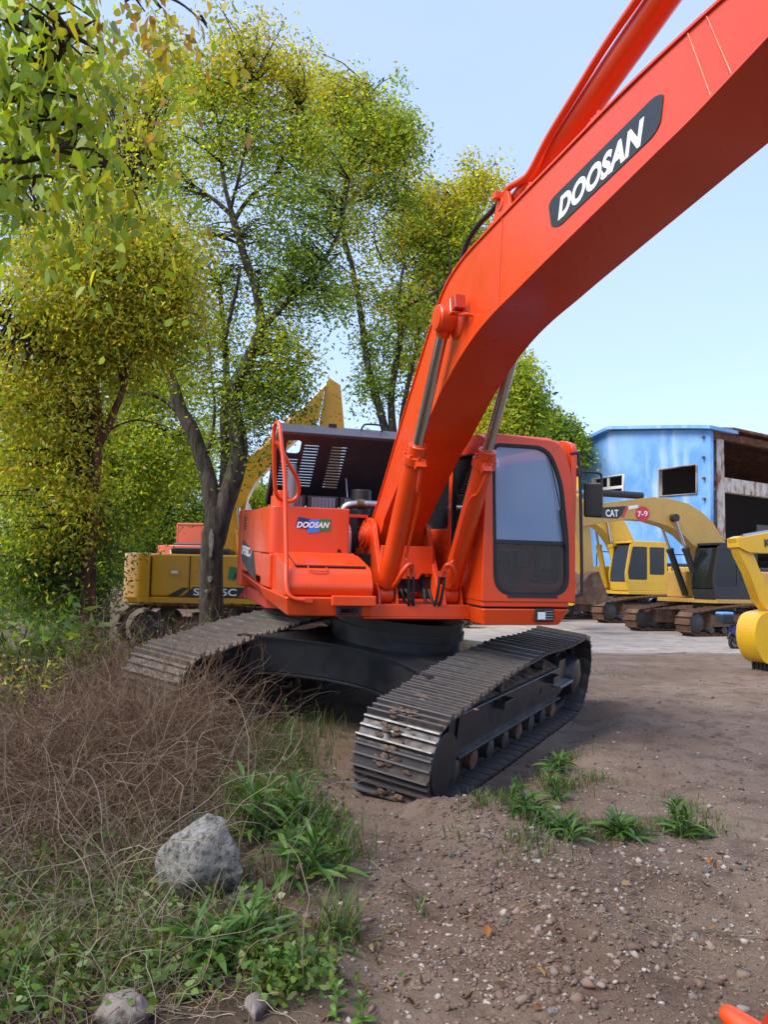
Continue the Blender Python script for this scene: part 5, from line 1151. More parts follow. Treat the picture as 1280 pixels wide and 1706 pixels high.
# ================================================================== trees
PAL = dict(fresh=(.330, .345, .026), lime=(.245, .330, .032), green=(.145, .215, .028), deep=(.055, .095, .018), olive=(.320, .270, .030), bronze=(.28, .15, .035), yellow=(.50, .43, .035), cool=(.070, .140, .035))
def pick_cols(n, mix):
    ks = list(mix); w = np.array([mix[k] for k in ks], float); w /= w.sum()
    c = 1.15 * np.array([PAL[k] for k in ks])[rng.choice(len(ks), n, p=w)]
    return np.clip(c * rng.uniform(.72, 1.28, (n, 1)) * (1 + rng.normal(0, .06, (n, 3))), .004, .8)
def tree(name, label, D, limbs, blobs, leaf=(.085, .036), bark='bark', twig=True, seed=1, droop=.4, scar=None, ground=None, oval=False, lmat='leaf'):
    random.seed(seed)
    root_px, root_py = limbs[0][0][0][0], limbs[0][0][0][1]
    b0 = at_depth(root_px, root_py, D); gz = float(height(b0.x, b0.y)) if ground is None else ground
    base = Vector((b0.x, b0.y, gz)); root = empty(name, base); tag(root, label, 'tree')
    samples = []; first = True
    trunk_o = None
    for li, (pts, r0, r1) in enumerate(limbs):
        P = [at_depth(p[0], p[1], D + (p[2] if len(p) > 2 else 0)) for p in pts]
        if first:
            P = [Vector((P[0].x, P[0].y, gz - .15)), Vector((P[0].x, P[0].y, gz + .25))] + [p for p in P if p.z > gz + .6]
        Q = smooth_path(P, 5); n_ = len(Q)
        if not first: Q = [q + Vector((noise.noise(q * 1.7), noise.noise(q * 1.7 + Vector((9, 0, 0))), 0)) * .03 * min(1, i / 4) for i, q in enumerate(Q)]
        rad = [r0 + (r1 - r0) * (i / (n_ - 1)) for i in range(n_)]
        if first: rad = [r * (1 + .55 * math.exp(-max(0, q.z - gz) / .22)) for r, q in zip(rad, Q)]
        rad = [r * (1 + .07 * noise.noise(q * 3.1)) for r, q in zip(rad, Q)]
        mb = MB(); mb.tube([q - base for q in Q], rad, 12 if r0 > .08 else 8)
        o = mb.build('trunk' if first else 'limb', bark, root, smooth=80)
        if first: trunk_o = o
        first = False
        for q, r in zip(Q, rad): samples.append((q, r))
    S = np.array([q for q, _ in samples[3:]])
    cen = []; allc = []; mixs = []
    for (px, py, rx, ry, do, dr, ncl, mix) in blobs:
        c = np.array(at_depth(px, py, D + do)); sc = (D + do) / FPX
        v = rng.normal(size=(ncl, 3)); v /= np.linalg.norm(v, axis=1)[:, None]; v *= rng.uniform(0, 1, (ncl, 1)) ** .45 * (1 + .32 * np.abs(rng.normal(size=(ncl, 1))) * (rng.uniform(size=(ncl, 1)) < .45))
        cl = c + v * np.array([rx * sc, dr, ry * sc]); cen.append(cl)
        for q in cl:
            n_ = int(rng.integers(50, 100) * (.55 if oval else 1)); s_ = rng.uniform(.13, .26) * (leaf[0] / .085) ** .6
            off = rng.normal(size=(n_, 3)) * np.array([s_ * 1.15, s_ * 1.15, s_ * .8]); off[:, 2] -= .9 * np.linalg.norm(off[:, :2], axis=1) ** 1.3
            allc.append(q + off)
            mm = dict(mix)
            if rng.uniform() < .25: mm[list(mix)[0]] = mm[list(mix)[0]] * 3
            mixs.append(pick_cols(n_, mm))
    C_ = np.concatenate(allc); K_ = np.concatenate(mixs)
    keep = C_[:, 2] > gz + .05; C_ = C_[keep]; K_ = K_[keep]
    leaves('crown', C_ - np.array(base), leaf[0], leaf[1], K_, lmat, root, droop=droop, oval=oval)
    if twig:
        mb = MB()
        for q in np.concatenate(cen):
            d = np.linalg.norm(S - q, axis=1) + .6 * np.maximum(0, S[:, 2] - q[2]); i = int(d.argmin())
            a = Vector(S[i]) - base; e = Vector(q) - base; ln = (e - a).length
            if ln > 3.2: continue
            mid = (a + e) / 2 + Vector((random.gauss(0, .08), random.gauss(0, .08), .10 * ln))
            mb.tube([a, mid, e], [.010 + .008 * ln, .008 + .004 * ln, .004], 4, cap=False)
        mb.build('twigs', 'twig', root, fix=False)['kind'] = 'stuff'
    if scar:
        for (px, py, w, h) in scar:
            p = at_depth(px, py, D - .19) - base; mb = MB()
            mb.prism([(p.x + w * math.cos(a) * (1 + .2 * math.sin(3 * a)), p.z + h * math.sin(a)) for a in np.linspace(0, 6.28, 15)[:-1]], p.y - .03, p.y + .1, 'y'); mb.build('bark_scar', 'bark_scar', root, bevel=.012)
    return root
G1 = dict(fresh=3, lime=3, green=3, deep=.8, yellow=.4); G2 = dict(green=4, lime=1.6, deep=2.2, fresh=.8); G3 = dict(olive=3.0, fresh=4.2, green=1.2, lime=1, bronze=.2, yellow=.9); G4 = dict(deep=3, green=3, cool=1, lime=.6)
G5 = dict(yellow=1.4, fresh=3, olive=1.5, green=1, bronze=.3); G6 = dict(green=3, fresh=1.5, bronze=.9, olive=1, deep=1)
tree('camphor_tree', 'tall grey-barked tree with forked trunk just behind the left track', 12.2, [
    ([(352, 1040), (352, 930), (360, 862), (364, 846)], .205, .15),
    ([(356, 905), (354, 850), (343, 790), (322, 722), (300, 680), (282, 622), (262, 588), (240, 520, .2), (215, 460, .4)], .155, .035),
    ([(302, 690), (268, 664), (230, 655, -.2), (180, 655, -.4), (120, 660, -.6), (60, 640, -.8)], .045, .012),
    ([(368, 845), (376, 780, .2), (372, 700, .3), (376, 620, .4), (370, 520, .5), (366, 470, .5)], .095, .03),
    ([(356, 905), (372, 845), (394, 780), (396, 720), (386, 660), (402, 622), (430, 572), (437, 545)], .165, .085),
    ([(437, 550), (425, 480), (404, 420), (388, 358)], .075, .055),
    ([(388, 360), (352, 330, .2), (310, 302, .4), (262, 290, .5)], .042, .012), ([(388, 360), (372, 300), (366, 230, .2), (356, 160, .3)], .042, .010),
    ([(392, 365), (420, 325), (452, 298), (482, 240), (500, 180)], .040, .010), ([(384, 350), (400, 290, -.3), (412, 220, -.3), (420, 140, -.3)], .03, .008),
    ([(437, 548), (472, 508), (520, 462), (556, 408), (572, 360), (582, 300)], .062, .014), ([(520, 462), (545, 440), (570, 420, .2)], .022, .008),
    ([(372, 580), (396, 470), (402, 445)], .035, .02), ([(340, 780), (356, 700), (352, 620), (340, 520)], .03, .012), ([(300, 680), (270, 600), (250, 560)], .03, .012)],
    [(405, 110, 62, 58, 0, .9, 58, G5), (335, 150, 55, 65, .2, .8, 34, G1), (478, 125, 62, 58, 0, .9, 56, G5), (440, 215, 90, 60, 0, 1, 52, G1), (350, 250, 60, 55, .3, .8, 24, G1), (520, 250, 50, 55, 0, .8, 32, G1),
     (300, 330, 60, 50, .3, .7, 22, G1), (480, 340, 60, 50, -.1, .8, 26, G2), (545, 350, 30, 40, 0, .5, 12, G2), (420, 400, 70, 40, .3, .8, 18, G2), (520, 430, 50, 45, 0, .7, 34, G4), (470, 470, 55, 40, .2, .7, 28, G2), (350, 450, 50, 50, .4, .7, 20, G2), (545, 480, 26, 34, 0, .4, 12, G2),
     (350, 545, 55, 45, .3, .7, 26, G1), (460, 560, 45, 40, 0, .6, 22, G1), (400, 640, 55, 38, .2, .7, 26, G2), (468, 628, 36, 40, 0, .6, 32, G2), (425, 690, 30, 22, -.1, .4, 12, G2), (390, 735, 30, 25, .2, .4, 8, G2), (495, 600, 22, 30, 0, .4, 10, G1), (320, 620, 40, 40, .3, .5, 16, G1), (490, 660, 14, 20, 0, .3, 6, G4), (330, 400, 40, 40, 0, .5, 10, G3)],
    leaf=(.072, .032), seed=3, scar=[(352, 905, .035, .22), (350, 965, .035, .05), (344, 985, .02, .03)])
tree('camphor_tree', 'slender many-stemmed tree rising behind the raised dark hood', 17.5, [
    ([(655, 960), (652, 860), (655, 745)], .19, .15), ([(652, 750), (628, 668), (612, 600), (602, 530), (588, 450), (572, 375), (578, 290), (600, 210), (622, 150)], .10, .02), ([(658, 750), (652, 660), (668, 560), (664, 500), (672, 440)], .10, .03),
    ([(664, 745), (676, 660), (690, 600), (700, 540)], .07, .03), ([(664, 520), (700, 500), (735, 480), (750, 450), (745, 400)], .05, .015), ([(590, 460), (560, 440), (530, 430)], .02, .008), ([(640, 440), (625, 400), (622, 365)], .02, .01), ([(574, 370), (548, 320), (540, 260)], .04, .012), ([(578, 300), (620, 250), (660, 230)], .035, .01), ([(576, 340), (640, 320), (670, 280)], .03, .008), ([(586, 440), (575, 400), (640, 360), (655, 320)], .02, .008)],
    [(560, 160, 48, 55, 0, .9, 48, G5), (610, 200, 60, 65, 0, 1, 66, G1), (660, 230, 42, 60, 0, .8, 56, G1), (545, 260, 40, 55, .2, .8, 22, G6), (610, 300, 60, 40, 0, .9, 30, G6), (590, 370, 40, 36, 0, .7, 14, G6), (665, 320, 32, 28, 0, .6, 12, G2), (575, 470, 22, 24, 0, .4, 6, G6),
     (620, 470, 22, 45, 0, .5, 10, G6), (650, 510, 30, 45, 0, .6, 12, G6), (630, 570, 30, 36, 0, .5, 12, G2), (610, 625, 26, 30, 0, .5, 10, G2), (690, 560, 26, 36, 0, .5, 12, G6), (645, 640, 24, 30, 0, .4, 8, G2), (690, 500, 24, 30, 0, .5, 8, G6)],
    leaf=(.105, .046), seed=5)
tree('camphor_tree', 'yellow-green tree crown rising behind the red boom', 21, [
    ([(712, 985), (706, 800), (702, 620)], .22, .14), ([(702, 640), (720, 560), (744, 480), (748, 420), (760, 350), (790, 300)], .10, .02), ([(744, 480), (715, 430), (690, 390)], .05, .015), ([(720, 560), (690, 500), (675, 440)], .05, .015), ([(706, 700), (700, 600), (690, 560)], .06, .02)],
    [(795, 300, 42, 42, 0, 1, 34, G5), (740, 340, 55, 38, 0, 1, 52, G5), (700, 400, 45, 45, 0, 1, 44, G6), (760, 400, 55, 50, 0, 1, 66, G1), (730, 460, 50, 36, 0, 1, 40, G6), (690, 330, 30, 50, 0, 1, 18, G5), (650, 400, 22, 36, 0, .8, 12, G6), (700, 520, 40, 34, 0, .8, 24, G6), (780, 460, 30, 30, 0, .8, 20, G2), (680, 600, 24, 24, 0, .6, 10, G6)],
    leaf=(.12, .055), seed=6)
tree('camphor_tree', 'bright green tree between the boom and the cab roof', 34, [([(846, 985), (842, 860), (846, 740)], .2, .12), ([(846, 760), (856, 690), (862, 620)], .08, .03), ([(846, 760), (830, 700), (825, 650)], .06, .02)],
    [(860, 640, 34, 50, 0, 1.6, 80, G1), (845, 700, 45, 36, 0, 1.6, 80, G1), (880, 680, 22, 40, 0, 1.4, 40, G2), (820, 690, 30, 40, 0, 1.4, 40, G5), (770, 790, 40, 60, 0, 1.4, 70, G2)], leaf=(.20, .095), seed=8)
tree('broadleaf_tree', 'low green tree left of the blue hall roof', 46, [([(922, 985), (922, 860), (922, 760)], .25, .15), ([(922, 770), (930, 730), (936, 700)], .1, .05)],
    [(905, 715, 34, 34, 0, 2, 80, G2), (935, 722, 28, 30, 0, 2, 70, G2), (890, 690, 20, 18, 0, 1.5, 24, G1), (955, 735, 12, 12, 0, 1, 12, G1), (910, 760, 45, 40, 0, 2, 70, G4)], leaf=(.25, .12), seed=9)
# left-hand side: reddish trunk, and the dense wall of foliage behind it
tree('camphor_tree', 'slim reddish-brown trunk with yellowing canopy at the left', 9.6, [
    ([(146, 1020), (148, 930), (152, 840), (160, 740), (162, 690)], .095, .075), ([(162, 700), (160, 640), (150, 560), (140, 480, -.2), (150, 400, -.3)], .06, .015), ([(164, 740), (190, 690), (206, 650), (214, 600), (240, 560), (280, 520)], .055, .015), ([(206, 650), (196, 600), (190, 540)], .035, .012),
    ([(158, 640), (110, 600, -.3), (60, 570, -.6), (10, 545, -.9), (-40, 520, -1)], .04, .012), ([(150, 560), (100, 520), (40, 480), (0, 460)], .035, .010), ([(170, 720), (230, 700), (290, 716)], .015, .006), ([(146, 480), (90, 430), (20, 445)], .03, .008), ([(146, 470), (200, 420), (270, 400)], .025, .008)],
    [(255, 410, 62, 62, 0, .7, 74, G3), (290, 470, 42, 62, 0, .6, 60, G3), (180, 430, 75, 60, -.2, .8, 70, G3), (100, 420, 70, 60, -.3, .8, 54, G3), (230, 520, 70, 50, 0, .7, 70, G3), (130, 520, 80, 50, -.2, .8, 60, G3), (40, 510, 60, 60, -.5, .8, 44, G3), (200, 590, 60, 40, .2, .6, 34, G1), (90, 600, 80, 45, -.3, .7, 48, G3), (20, 640, 60, 60, -.5, .7, 44, G3), (100, 680, 70, 50, -.2, .7, 40, G3), (60, 760, 70, 60, -.3, .7, 48, G3), (120, 800, 40, 60, -.3, .5, 26, G3), (40, 860, 60, 55, -.3, .6, 36, G1), (120, 880, 30, 40, -.2, .4, 12, G6), (30, 940, 60, 45, 0, .6, 40, G4), (100, 950, 50, 40, .2, .5, 34, G4), (165, 860, 20, 55, .4, .4, 26, G4), (290, 560, 36, 40, .2, .5, 20, G1), (200, 330, 60, 50, 0, .8, 34, G3)],
    leaf=(.062, .027), bark='bark_red', seed=11, droop=.6)
tree('broadleaf_tree', 'dense yellow-green tree filling the space behind the reddish trunk', 15, [
    ([(172, 1000), (176, 900), (184, 800), (196, 720)], .13, .11), ([(194, 760), (230, 680), (250, 600), (230, 480), (210, 360)], .09, .02), ([(194, 740), (150, 660), (120, 560), (100, 440)], .08, .02), ([(196, 770), (260, 740), (310, 720)], .04, .012), ([(190, 800), (120, 780), (60, 760)], .04, .012)],
    [(240, 640, 80, 60, 0, 1.2, 76, G1), (260, 740, 62, 60, -.2, 1, 84, G1), (185, 800, 52, 60, 0, 1, 76, G1), (212, 815, 32, 42, -.2, .7, 56, G1), (150, 720, 80, 70, .2, 1.2, 60, G2), (80, 800, 90, 90, .3, 1.2, 70, G2), (125, 900, 45, 55, 0, .9, 60, G4), (150, 945, 26, 40, -.2, .6, 32, G4), (120, 560, 90, 70, .3, 1.2, 60, G2), (20, 660, 70, 80, .4, 1.2, 50, G2), (220, 540, 70, 60, .3, 1.2, 40, G2), (110, 420, 80, 70, .5, 1.2, 40, G2), (210, 380, 70, 60, .5, 1.2, 34, G2), (60, 920, 90, 60, .4, 1, 90, G4), (80, 985, 70, 24, .3, .7, 60, G4), (20, 780, 60, 60, .3, 1, 60, G2), (20, 300, 70, 80, .5, 1.2, 40, G2), (130, 260, 80, 80, .5, 1.2, 50, G1), (260, 240, 60, 70, .3, 1, 44, G3), (250, 140, 60, 60, .3, 1, 44, G3), (150, 130, 70, 70, .3, 1.2, 44, G3), (290, 90, 40, 40, 0, .8, 26, G3), (40, 160, 60, 90, .3, 1.2, 40, G1)],
    leaf=(.09, .042), seed=12)
tree('broadleaf_tree', 'pale green tree far behind the reddish trunk and above the orange excavator', 38, [([(300, 985), (298, 900), (300, 820)], .16, .1), ([(300, 840), (312, 780), (310, 720)], .07, .02), ([(300, 840), (286, 780), (280, 740)], .06, .02)],
    [(300, 790, 50, 46, 0, 1.4, 90, G1), (270, 860, 40, 50, 0, 1.2, 60, G4), (320, 860, 42, 40, 0, 1.2, 60, G4), (240, 850, 34, 50, 0, 1.4, 50, G4), (340, 720, 40, 40, 1, 1.4, 40, G1)], leaf=(.17, .08), seed=13)
tree('broadleaf_tree', 'light green tree seen below the yellow boom', 42, [([(430, 985), (428, 900), (432, 830)], .2, .12), ([(432, 850), (436, 800), (430, 770)], .07, .02)],
    [(428, 835, 26, 34, 0, 1.5, 70, G1), (395, 870, 30, 50, 0, 1.5, 60, G2), (450, 870, 30, 40, 0, 1.5, 50, G2), (350, 880, 40, 50, 0, 1.6, 80, G4)], leaf=(.2, .095), seed=14)
tree('broadleaf_tree', 'dark tree far behind at the end of the track road', 44, [([(240, 985), (240, 900)], .2, .14), ([(240, 910), (236, 860), (250, 820)], .1, .03)],
    [(240, 880, 60, 50, 0, 1.6, 120, G4), (180, 880, 50, 60, 0, 1.6, 90, G4), (290, 900, 50, 36, 0, 1.6, 80, G4), (235, 935, 70, 22, 0, 1.6, 90, G4)], leaf=(.22, .11), seed=15)
# overhanging boughs close to the camera; the trunk stands to the left, outside the picture
tree('camphor_tree', 'near overhanging boughs with large blurred-looking leaves in the top left corner', 3.6, [
    ([(-520, 1200), (-500, 800), (-470, 500), (-430, 300)], .12, .09), ([(-440, 330), (-250, 210), (-90, 172), (20, 162), (70, 150), (112, 56)], .035, .004), ([(-445, 380), (-200, 310), (-40, 276), (60, 262), (110, 236), (130, 205)], .03, .003), ([(-435, 300), (-200, 80), (0, 0, .2), (140, -20, .4), (250, -10, .6), (300, 5, .7), (345, 40, .8)], .03, .003), ([(-455, 430), (-200, 350), (-20, 305), (70, 292), (95, 300)], .025, .003), ([(20, 162), (60, 190), (90, 190)], .005, .002)],
    [(30, 90, 80, 75, 0, .35, 16, dict(lime=4, fresh=3, green=2, cool=.6)), (110, 80, 55, 60, .2, .3, 9, dict(lime=3, fresh=3, olive=1, bronze=.8)), (40, 210, 70, 60, .1, .3, 11, dict(lime=4, fresh=2, green=2)), (110, 240, 40, 60, .1, .25, 8, dict(lime=4, fresh=3, green=1)), (20, 30, 70, 50, .1, .4, 8, dict(lime=4, fresh=3, green=1)), (230, 15, 70, 18, .6, .15, 3, dict(olive=2, bronze=3, green=1)), (330, 40, 20, 16, .8, .1, 1, dict(olive=2, green=2)), (60, 320, 50, 30, .2, .2, 3, dict(lime=3, green=2))],
    leaf=(.080, .034), seed=17, droop=1.0, oval=True, lmat='leaf_near')

# ================================================================== undergrowth, stones, litter
random.seed(21); rng = np.random.default_rng(21)
def zones(pts):
    """list of (px, py, spread_x_m, spread_y_m, count) -> ground xy"""
    out = []
    for px, py, sx, sy, n in pts:
        p = gpt(px, py); out.append(np.stack([p.x + rng.normal(0, sx, n), p.y + rng.normal(0, sy, n)], 1))
    return np.concatenate(out)
def on_track(xy, margin=.02):
    u = (xy[:, 0] - _p3[0]) * _uax[0] + (xy[:, 1] - _p3[1]) * _uax[1]; v = (xy[:, 0] - _p3[0]) * _vax[0] + (xy[:, 1] - _p3[1]) * _vax[1]
    return (np.abs(np.abs(u) - GAUGE) < SHOE / 2 + margin) & (np.abs(v) < 2.75)
def strands(name, xy, length, radius, cols, mat, up=1.0, wander=.30, grav=.05, steps=11, seg_jit=.4, lift=0.0):
    xy = xy[~on_track(xy)]
    n = len(xy); p = np.zeros((n, 3)); p[:, :2] = xy; p[:, 2] = height(xy[:, 0], xy[:, 1]) - .01 + lift * rng.uniform(0, 1, n)
    d = rng.normal(size=(n, 3)) * .55; d[:, 2] = up * rng.uniform(.4, 1.3, n); d /= np.linalg.norm(d, axis=1)[:, None]
    ln = length * rng.uniform(.35, 1.25, n) / steps; path = [p.copy()]
    gr = grav * rng.uniform(.3, 1.8, n)
    for k in range(steps):
        d += rng.normal(size=(n, 3)) * wander; d[:, 2] -= gr; d /= np.linalg.norm(d, axis=1)[:, None]
        p = p + d * ln[:, None]; lo = height(p[:, 0], p[:, 1]) + .006; p[:, 2] = np.maximum(p[:, 2], lo); path.append(p.copy())
    A = np.stack(path, 1)                                  # n, steps+1, 3
    ax = rng.normal(size=(n, 3)); ax /= np.linalg.norm(ax, axis=1)[:, None]
    t0 = A[:, -1] - A[:, 0]; t0 /= np.linalg.norm(t0, axis=1)[:, None] + 1e-9
    u = np.cross(t0, ax); u /= np.linalg.norm(u, axis=1)[:, None] + 1e-9; w = np.cross(t0, u)
    r = radius * rng.uniform(.5, 1.5, n)[:, None] * np.linspace(1, .35, steps + 1)[None]
    ring = []
    for k in range(3):
        a = 2 * math.pi * k / 3; ring.append(A + (u * math.cos(a) + w * math.sin(a))[:, None] * r[..., None])
    Vv = np.stack(ring, 2); m_ = steps + 1
    base = (np.arange(n)[:, None, None] * m_ + np.arange(steps)[None, :, None]) * 3
    k = np.arange(3)[None, None]; k2 = (k + 1) % 3
    F_ = np.stack([base + k, base + k2, base + 3 + k2, base + 3 + k], -1).reshape(-1)
    return np_mesh(name, Vv.reshape(-1, 3), F_, 4, np.repeat(cols[:n], m_ * 3, axis=0)), A
def tone(n, cs, sd=.22): return np.clip(np.array(cs)[rng.integers(0, len(cs), n)] * rng.uniform(1 - sd, 1 + sd, (n, 1)), 0, 1)
def stuff(me, name, label, cat, mat):
    o = link(name, me, mat); return tag(o, label, cat, kind='stuff')
DRY = [(.20, .125, .085), (.27, .19, .13), (.15, .095, .07), (.32, .26, .19)]; STRAW = [(.42, .34, .22), (.50, .43, .30), (.34, .28, .20), (.38, .33, .27)]
# the brown thicket left of the undercarriage
DRY = [(.135, .075, .046), (.20, .125, .078), (.095, .055, .037), (.27, .20, .135)]
STRAW = [(.30, .235, .15), (.36, .30, .20), (.24, .19, .135), (.26, .22, .18)]
xy = zones([(190, 1330, .36, .35, 1500), (255, 1290, .18, .35, 1700), (90, 1320, .40, .4, 1000), (270, 1260, .10, .25, 600), (50, 1260, .5, .5, 500), (150, 1400, .38, .35, 600), (190, 1220, .36, .5, 1500), (130, 1180, .5, .6, 800), (235, 1190, .16, .4, 900)])
me, TWA = strands('dry_thicket', xy, 1.55, .0022, tone(len(xy), DRY), 'straw', up=2.0, wander=.44, grav=.05, steps=16)
stuff(me, 'dry_thicket', 'tangled brown dry thicket beside the undercarriage', 'dry thicket', 'straw')
xy = zones([(220, 1300, .4, .4, 150), (270, 1270, .2, .3, 110), (100, 1380, .5, .5, 120), (90, 1500, .4, .3, 90), (420, 1290, .10, .2, 16), (60, 1560, .35, .3, 40), (250, 1560, .3, .3, 40), (300, 1430, .3, .3, 40)])
me, _ = strands('dry_stalks', xy, .95, .0030, tone(len(xy), STRAW), 'straw', up=.9, wander=.20, grav=.10, steps=12)
stuff(me, 'dry_stalks', 'pale bent dry stalks arching over the verge', 'dry stalks', 'straw')
# matted straw and dead grass over the lower left
xy = zones([(80, 1460, .5, .5, 900), (220, 1500, .35, .3, 700), (120, 1600, .35, .3, 700), (60, 1680, .3, .2, 300), (320, 1400, .28, .3, 420), (250, 1650, .3, .2, 300), (380, 1320, .25, .3, 320), (20, 1340, .5, .5, 500), (230, 1180, .9, 1.0, 500), (330, 1560, .18, .2, 200), (150, 1120, 1.2, 1.2, 400)])
me, _ = strands('dead_grass', xy, .40, .0020, tone(len(xy), STRAW + DRY), 'straw', up=.4, wander=.30, grav=.13, steps=8)
stuff(me, 'dead_grass', 'matted straw-coloured dead grass on the left verge', 'dead grass', 'straw')
xy = zones([(1100, 1560, .25, .25, 120), (1190, 1600, .2, .2, 120), (1060, 1480, .2, .2, 80), (900, 1500, .3, .4, 60), (700, 1500, .5, .5, 40), (620, 1560, .08, .3, 60), (560, 1500, .12, .3, 90), (1230, 1500, .3, .3, 60)])
me, _ = strands('dead_grass', xy, .16, .0014, tone(len(xy), STRAW), 'straw', up=.2, wander=.4, grav=.2, steps=6)
stuff(me, 'dead_grass', 'thin bits of straw scattered on the bare soil', 'straw', 'straw')
# green grass blades
def blades(name, xy, hgt, wid, cols, lean=.5):
    xy = xy[~on_track(xy, .05)]; n = len(xy)
    a = rng.uniform(0, 6.283, n); dirv = np.stack([np.cos(a), np.sin(a)], 1); sd = np.stack([-np.sin(a + .4), np.cos(a + .4)], 1)
    h = hgt * rng.uniform(.4, 1.35, n); ben = lean * rng.uniform(.2, 1.3, n) * h; w = wid * rng.uniform(.6, 1.4, n)
    z0 = height(xy[:, 0], xy[:, 1]) - .005; V_ = []
    for t_, ww in ((0, .7), (.35, 1.0), (.7, .7), (1, .05)):
        c = np.concatenate([xy + dirv * (ben * t_ * t_)[:, None], (z0 + h * (t_ - .28 * t_ * t_ * (ben / h)))[:, None]], 1)
        for s in (-1, 1):
            q = c.copy(); q[:, :2] += sd * (s * w * ww * .5)[:, None]; V_.append(q)
    V_ = np.stack(V_, 1); b_ = np.arange(n)[:, None, None] * 8 + np.array([0, 2, 4])[None, :, None]
    F_ = (b_ + np.array([0, 1, 3, 2])[None, None]).reshape(-1)
    return np_mesh(name, V_.reshape(-1, 3), F_, 4, np.repeat(cols[:n], 8, axis=0))
GR = [(.055, .105, .02), (.08, .13, .025), (.038, .075, .016), (.11, .13, .03), (.14, .12, .045)]
xy = zones([(120, 1480, .4, .35, 380), (60, 1600, .3, .25, 350), (260, 1600, .25, .2, 260), (230, 1440, .35, .3, 200), (390, 1260, .3, .5, 700), (460, 1240, .25, .4, 500), (420, 1340, .22, .3, 700), (330, 1310, .4, .5, 600), (500, 1370, .15, .2, 260), (540, 1420, .12, .2, 200), (560, 1560, .06, .08, 120), (300, 1120, 1.0, 1.5, 900), (330, 1060, 1.2, 2.5, 900), (130, 1080, 1.6, 2.5, 900), (60, 1290, .4, .4, 300), (200, 1220, .8, .8, 500), (520, 1220, .25, .4, 160), (430, 1110, .6, 1.0, 300)])
stuff(blades('grass', xy, .20, .0085, tone(len(xy), GR), .7), 'grass', 'green grass tufts along the left verge', 'grass', 'leaf_weed')
xy = zones([(930, 1275, .12, .12, 320), (880, 1350, .14, .16, 400), (930, 1310, .10, .14, 320), (945, 1385, .14, .06, 260), (1035, 1385, .14, .07, 340), (1145, 1385, .10, .09, 300), (990, 1300, .12, .12, 120), (1150, 1350, .1, .2, 120), (880, 1400, .12, .1, 140), (1010, 1120, .3, .4, 140), (800, 1340, .06, .1, 80), (700, 1520, .04, .04, 28), (900, 1430, .1, .1, 48), (770, 1390, .05, .2, 40)])
stuff(blades('grass', xy, .095, .0065, tone(len(xy), GR), .8), 'grass', 'short green grass tufts growing on the bare soil', 'grass', 'leaf_weed')
# creeping small-leaved cover low in the left corner
xy = np.concatenate([zones([(60, 1640, .25, .2, 800), (180, 1620, .25, .2, 560), (60, 1500, .3, .25, 260), (200, 1500, .3, .25, 200), (350, 1600, .14, .14, 500), (480, 1640, .10, .12, 500), (300, 1520, .2, .15, 260), (120, 1540, .3, .2, 400), (440, 1560, .08, .1, 200), (520, 1390, .12, .25, 300), (470, 1300, .2, .3, 300), (560, 1450, .06, .2, 120)])])
C_ = np.concatenate([xy, (height(xy[:, 0], xy[:, 1]) + rng.uniform(.015, .12, len(xy)))[:, None]], 1)
o = leaves('creeping_weeds', C_, .040, .026, tone(len(xy), [(.08, .15, .025), (.11, .18, .03), (.05, .105, .02), (.13, .16, .04)]), 'leaf_weed', None, droop=-.05, oval=True)
tag(o, 'creeping small-leaved green weeds in the lower left corner', 'weeds', kind='stuff')

# weeds one can tell apart: each a stem and separate long leaves
def leaf_shape(nm, ln, wd, arch, col):
    """lance-shaped leaf along +x, rising then drooping, folded along the midrib"""
    vs_ = []; fs = []; N_ = 7
    for i in range(N_):
        t_ = i / (N_ - 1); x = ln * t_; z = arch * ln * (t_ * 1.1 - 1.25 * t_ * t_); w_ = wd * .5 * (math.sin(math.pi * min(1, t_ * .93 + .05)) ** .75) * (1 if i < N_ - 1 else .02)
        vs_ += [(x, -w_, z + w_ * .35), (x, 0, z), (x, w_, z + w_ * .35)]
    for i in range(N_ - 1):
        for k in (0, 1): fs.append((i * 3 + k, i * 3 + k + 1, i * 3 + 4 + k, i * 3 + 3 + k))
    me = np_mesh(nm, np.array(vs_), np.array(fs).ravel(), 4, np.tile(np.array(col), (len(vs_), 1))); me.materials.append(MATS['leaf_weed'])
    me.polygons.foreach_set('use_smooth', [True] * len(me.polygons)); return me
LV = [leaf_shape('leaf', 1, .135, a, c) for a, c in ((.5, (.048, .115, .020)), (.7, (.068, .145, .024)), (.35, (.036, .090, .017)), (.6, (.095, .180, .030)), (.2, (.055, .125, .025)))]
LB = [leaf_shape('leaf', 1, .42, a, c) for a, c in ((.3, (.08, .165, .026)), (.5, (.11, .205, .034)), (.2, (.06, .13, .022)))]
